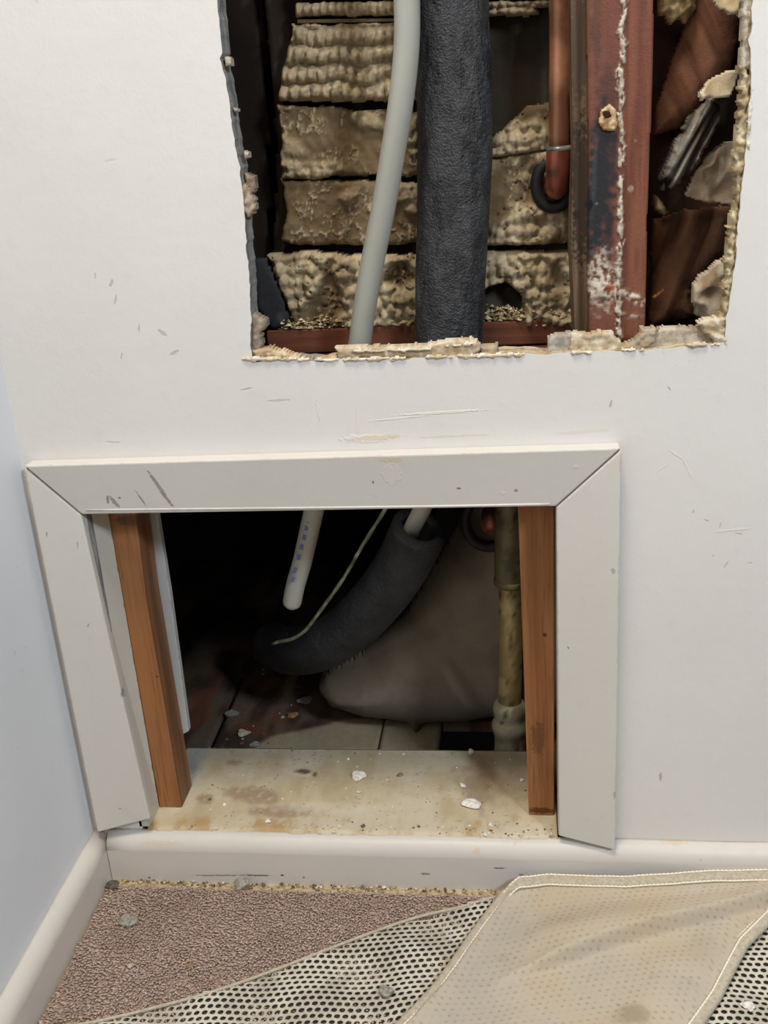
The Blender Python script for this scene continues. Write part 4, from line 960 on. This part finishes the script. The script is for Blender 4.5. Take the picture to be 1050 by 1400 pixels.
# edge of the perforated layer on the carpet, from photograph-measured floor points
edge_pts = [atz(px_, py_, .010) for px_, py_ in ((60, 1412), (140, 1398), (230, 1376), (300, 1356), (360, 1335), (430, 1308), (500, 1281), (570, 1257), (630, 1243), (665, 1232), (700, 1226))]
ex = [p[0] for p in edge_pts]+[.02, .5]; ey = [p[1] for p in edge_pts]+[-.036, -.036]
sh_x = [-.6, -.30, -.15, -.05, .1, .6]; sh_y = [-.02, 0, .012, .035, .045, .05]
def perf():
    pu, pv = .0082, .0072; V = []; Fc = []; cols = []; idx = {}
    def vert(x, y, key):
        if key in idx: return idx[key]
        z = .0112+.0016*sin(x*60+y*20)+.0012*sin(y*90)
        V.append((x, y, z)); idx[key] = len(V)-1; return idx[key]
    for r in range(-4, 62):
        for c_ in range(-70, 62):
            cx = (c_+.5*(r % 2))*pu; w0 = -.03-r*pv
            cyy = w0+float(np.interp(cx, sh_x, sh_y))
            if cyy > float(np.interp(cx, ex, ey)) or cx < -.62 or cx > .42: continue
            if cyy < -.20 and (cx < -.5): pass
            if cx > .03 and cx < .30 and False: continue
            def wp(x, w_): return (x, w_+float(np.interp(x, sh_x, sh_y)))
            H = []; k2 = 2*c_+(r % 2)
            for (i, j) in ((-1, -1), (0, -1), (1, -1), (1, 0), (1, 1), (0, 1), (-1, 1), (-1, 0)):
                x, w_ = cx+i*pu/2, w0-j*pv/2; q = wp(x, w_); H.append(vert(q[0], q[1], (k2+i, 2*r+j)))
            I = []
            for k, (i, j) in enumerate(((-1, -1), (0, -1), (1, -1), (1, 0), (1, 1), (0, 1), (-1, 1), (-1, 0))):
                a = math.atan2(-j, i); q = wp(cx+.0032*cos(a), w0+.0029*sin(a)); I.append(vert(q[0], q[1], (k2, 2*r, 'h', k)))
            for k in range(8): l = (k+1) % 8; Fc.append((H[k], I[k], I[l], H[l]))
    V = np.array(V); n = fbm(V[:, 0]*40, V[:, 1]*40, 3, 4)
    cols = mixc(lin((202, 196, 180)), lin((178, 171, 155)), sst(.3, .7, n))
    o = mesh('perforated_layer', V, Fc, M_mesh, cl, True, cols)
    o.modifiers.new('thickness', 'SOLIDIFY').thickness = .0020
    return o
tag(perf(), kind='stuff')
def under():
    gx = np.linspace(-.60, .42, 160); V = []; Fc = []; nr = 30
    for x in gx:
        y1 = float(np.interp(x, ex, ey))-.002
        for j in range(nr):
            y = y1+(-.47-y1)*j/(nr-1); V.append((x, y, .0112+.0016*sin(x*60+y*20)+.0012*sin(y*90)-.0032))
    n = len(V)
    for i in range(len(gx)-1):
        for j in range(nr-1): a = i*nr+j; Fc.append((a, a+1, a+nr+1, a+nr))
    o = mesh('dark_backing', V, Fc, principled('dark_backing', lin((50, 46, 40)), .9)[0], cl, True); s = o.modifiers.new('thickness', 'SOLIDIFY'); s.thickness = .0008; s.offset = -1
under()
rim = smooth_path([p+np.array([0, .001, .002]) for p in edge_pts], 8); tube('folded_rim', rim, .0018, M_hem, cl, 8)

# folded-over flap
TOP = [(690, 1222), (712, 1210), (750, 1206), (800, 1209), (860, 1213), (920, 1212), (980, 1208), (1060, 1208), (1200, 1212), (1330, 1216)]
LEFT = [(690, 1222), (672, 1246), (650, 1275), (622, 1316), (596, 1352), (566, 1384), (530, 1420), (470, 1480), (400, 1560)]
RIGHT = [(1330, 1216), (1200, 1222), (1110, 1232), (1060, 1252), (1022, 1290), (1002, 1328), (985, 1362), (955, 1405), (905, 1470), (830, 1560)]
def lerp_curve(L, t):
    L = np.array(L, float); s = np.r_[0, np.cumsum(np.hypot(*np.diff(L, axis=0).T))]; s /= s[-1]; return np.stack([np.interp(t, s, L[:, 0]), np.interp(t, s, L[:, 1])], -1)
def flap():
    nu, nv = 220, 150
    # ruled between the left edge (then top) and the right edge
    T = np.array([l for l in TOP]); Lc = lerp_curve(LEFT, np.linspace(0, 1, nv)); Rc = lerp_curve(RIGHT[2:], np.linspace(0, 1, nv)); Tc = lerp_curve([p for p in TOP if p[0] <= 1060]+[(1110, 1232)], np.linspace(0, 1, nu)); Bc = np.stack([np.linspace(400, 830, nu), np.full(nu, 1560.)], -1)
    u = np.linspace(0, 1, nu)[:, None, None]; v = np.linspace(0, 1, nv)[None, :, None]
    S = (1-u)*Lc[None]+u*Rc[None]+(1-v)*Tc[:, None]+v*Bc[:, None]-((1-u)*(1-v)*Lc[0]+u*(1-v)*Rc[0]+(1-u)*v*Lc[-1]+u*v*Rc[-1])
    PX, PY = S[..., 0], S[..., 1]; uu = u[..., 0]*np.ones_like(PX); vv = v[..., 0]*np.ones_like(PX)
    # folds: crease from (700,1345) rising to (1060,1235)
    t = np.clip((PX-640)/430, 0, 1.2); yc = 1350-(PX-690)*.29-8*np.sin(t*3); dcr = PY-yc
    fold = .021*np.exp(-np.clip(-dcr, 0, 999)/55.0)*sst(2, -9, dcr)*sst(660, 790, PX)
    step = .0*dcr
    yc2 = 1292-(PX-690)*.13; fold2 = .007*np.exp(-((PY-yc2)/20)**2)*sst(690, 760, PX)*sst(960, 820, PX)
    fold3 = .006*np.exp(-((PX-(930-(PY-1300)*.6))/50)**2)*sst(1280, 1330, PY)
    f4 = .006*fbm(PX*.012, PY*.016, 5, 3)
    edge_d = np.minimum(uu/.05, 1)*np.minimum((1-uu)/.05, 1)
    z = .0165+(fold+fold2+fold3+f4)*edge_d+.004*sst(0, .03, uu)*sst(.10, .04, uu)
    z = z+.006*sst(.12, 0, vv)*sst(0, .1, uu)
    V = np.zeros((nu, nv, 3)); 
    for i in range(nu):
        for j in range(nv):
            V[i, j] = atz(PX[i, j], PY[i, j], .018)
    V[..., 2] = z; V[..., 1] = np.minimum(V[..., 1], -.0205-.0)
    col = np.zeros((nu, nv, 3)); stain = ell(PX, PY, 865, 1395, 28, 16, 0, .6, .3, 4)*.8+ell(PX, PY, 960, 1300, 30, 40, 0, .9, .3, 9)*.25; col[..., 0] = np.clip(stain, 0, 1)
    Vf = V.reshape(-1, 3); Fc = [(i*nv+j, i*nv+j+1, (i+1)*nv+j+1, (i+1)*nv+j) for i in range(nu-1) for j in range(nv-1)]
    o = mesh('folded_flap', Vf, Fc, M_cloth, cl, True, col.reshape(-1, 3))
    uv = o.data.uv_layers.new(name='UVMap'); vi = np.empty(len(o.data.loops), np.int32); o.data.loops.foreach_get('vertex_index', vi)
    dl = np.zeros((nu, nv)); dl[:, 1:] = np.cumsum(np.linalg.norm(np.diff(V, axis=1), axis=2), axis=1); dl -= dl[:, 20:21]; dl -= (V[:, 20, 1]*1.0)[:, None]
    U = np.stack([Vf[:, 0]/.0082-dl.ravel()*20, dl.ravel()/.0085+Vf[:, 0]*15], 1)[vi]; uv.data.foreach_set('uv', U.ravel().astype(np.float32))
    s = o.modifiers.new('thickness', 'SOLIDIFY'); s.thickness = .0016; s.offset = -1
    return V
FV = flap()
def along(path2, name, wd, th, mat, lift):
    """flat hem band laid on the flap"""
    V = []; Fc = []; n = len(path2)
    for i, p in enumerate(path2):
        t = path2[min(i+1, n-1)]-path2[max(i-1, 0)]; t = t/np.linalg.norm(t); s = np.cross(t, (0, 0, 1.)); s /= np.linalg.norm(s)
        for k in range(9):
            a = -1+2*k/8; V.append(p+s*wd*a+np.array([0, 0, lift+th*math.sqrt(max(0, 1-a**4))]))
        V.append(p+s*wd+np.array([0, 0, lift-.002])); V.append(p-s*wd+np.array([0, 0, lift-.002]))
    K = 11
    for i in range(n-1):
        for k in range(K): l = (k+1) % K; Fc.append((i*K+k, i*K+l, (i+1)*K+l, (i+1)*K+k))
    Fc.append(tuple(range(K))); Fc.append(tuple((n-1)*K+k for k in range(K))[::-1])
    return mesh(name, V, Fc, mat, cl, True)
def stitches(path2, lift, r=.0011):
    """a line of separate running stitches"""
    V = []; Fc = []; L = 0; n = len(path2); d = [0]
    for i in range(1, n): d.append(d[-1]+np.linalg.norm(path2[i]-path2[i-1]))
    P2 = np.array(path2); D = np.array(d); s = 0
    def at(q): return np.array([np.interp(q, D, P2[:, k]) for k in range(3)])
    while s+.0042 < D[-1]:
        pts = [at(s)+np.array([0, 0, lift-.0004]), at(s+.001)+np.array([0, 0, lift+.0005]), at(s+.003)+np.array([0, 0, lift+.0005]), at(s+.0042)+np.array([0, 0, lift-.0004])]
        v, f = tube_data(pts, r, 5); b0 = len(V); V += v; Fc += [tuple(b0+i for i in q) for q in f]; s += .0046
    return tag(mesh('stitching', V, Fc, M_thread, cl, True), kind='stuff')
nu, nv = FV.shape[:2]
eL = [FV[1, j] for j in range(0, nv, 2)]; eR = [FV[nu-2, j] for j in range(0, nv, 2)]; eT = [FV[i, 1] for i in range(0, nu, 3)]
along([p+np.array([.004, 0, 0]) for p in eL], 'hem', .0105, .0036, M_hem, .0005)
along([p+np.array([-.004, 0, 0]) for p in eR], 'hem', .0065, .0036, M_hem, .0005)
along([p+np.array([0, -.003, 0]) for p in eT], 'hem', .0070, .0028, M_hem, .0003)
stitches([p+np.array([.004, 0, 0]) for p in eL], .0040)
for k, dx in ((0, -.0075), (0, -.0145)): stitches([p+np.array([dx*.8, .003, 0]) for p in eR], .0036 if dx > -.01 else .0012)
stitches([p+np.array([0, .0012, 0]) for p in eT], .0034); stitches([p+np.array([0, -.0125, 0]) for p in eT[1:]], .0012)
tag(chip('stone_chip', atz(528, 1359, .0125), .0085, .0085, .0045, Mg, 3.7, .5), 'grey stone chip lying on the perforated mesh of the drop cloth', 'chip', 'chips lying on the drop cloth')
tag(chip('stone_chip', atz(1022, 1378, .0125), .005, .0065, .0035, Mw, 5.1, .9), 'white chip on the mesh at the lower right corner beyond the folded flap', 'chip', 'chips lying on the drop cloth')
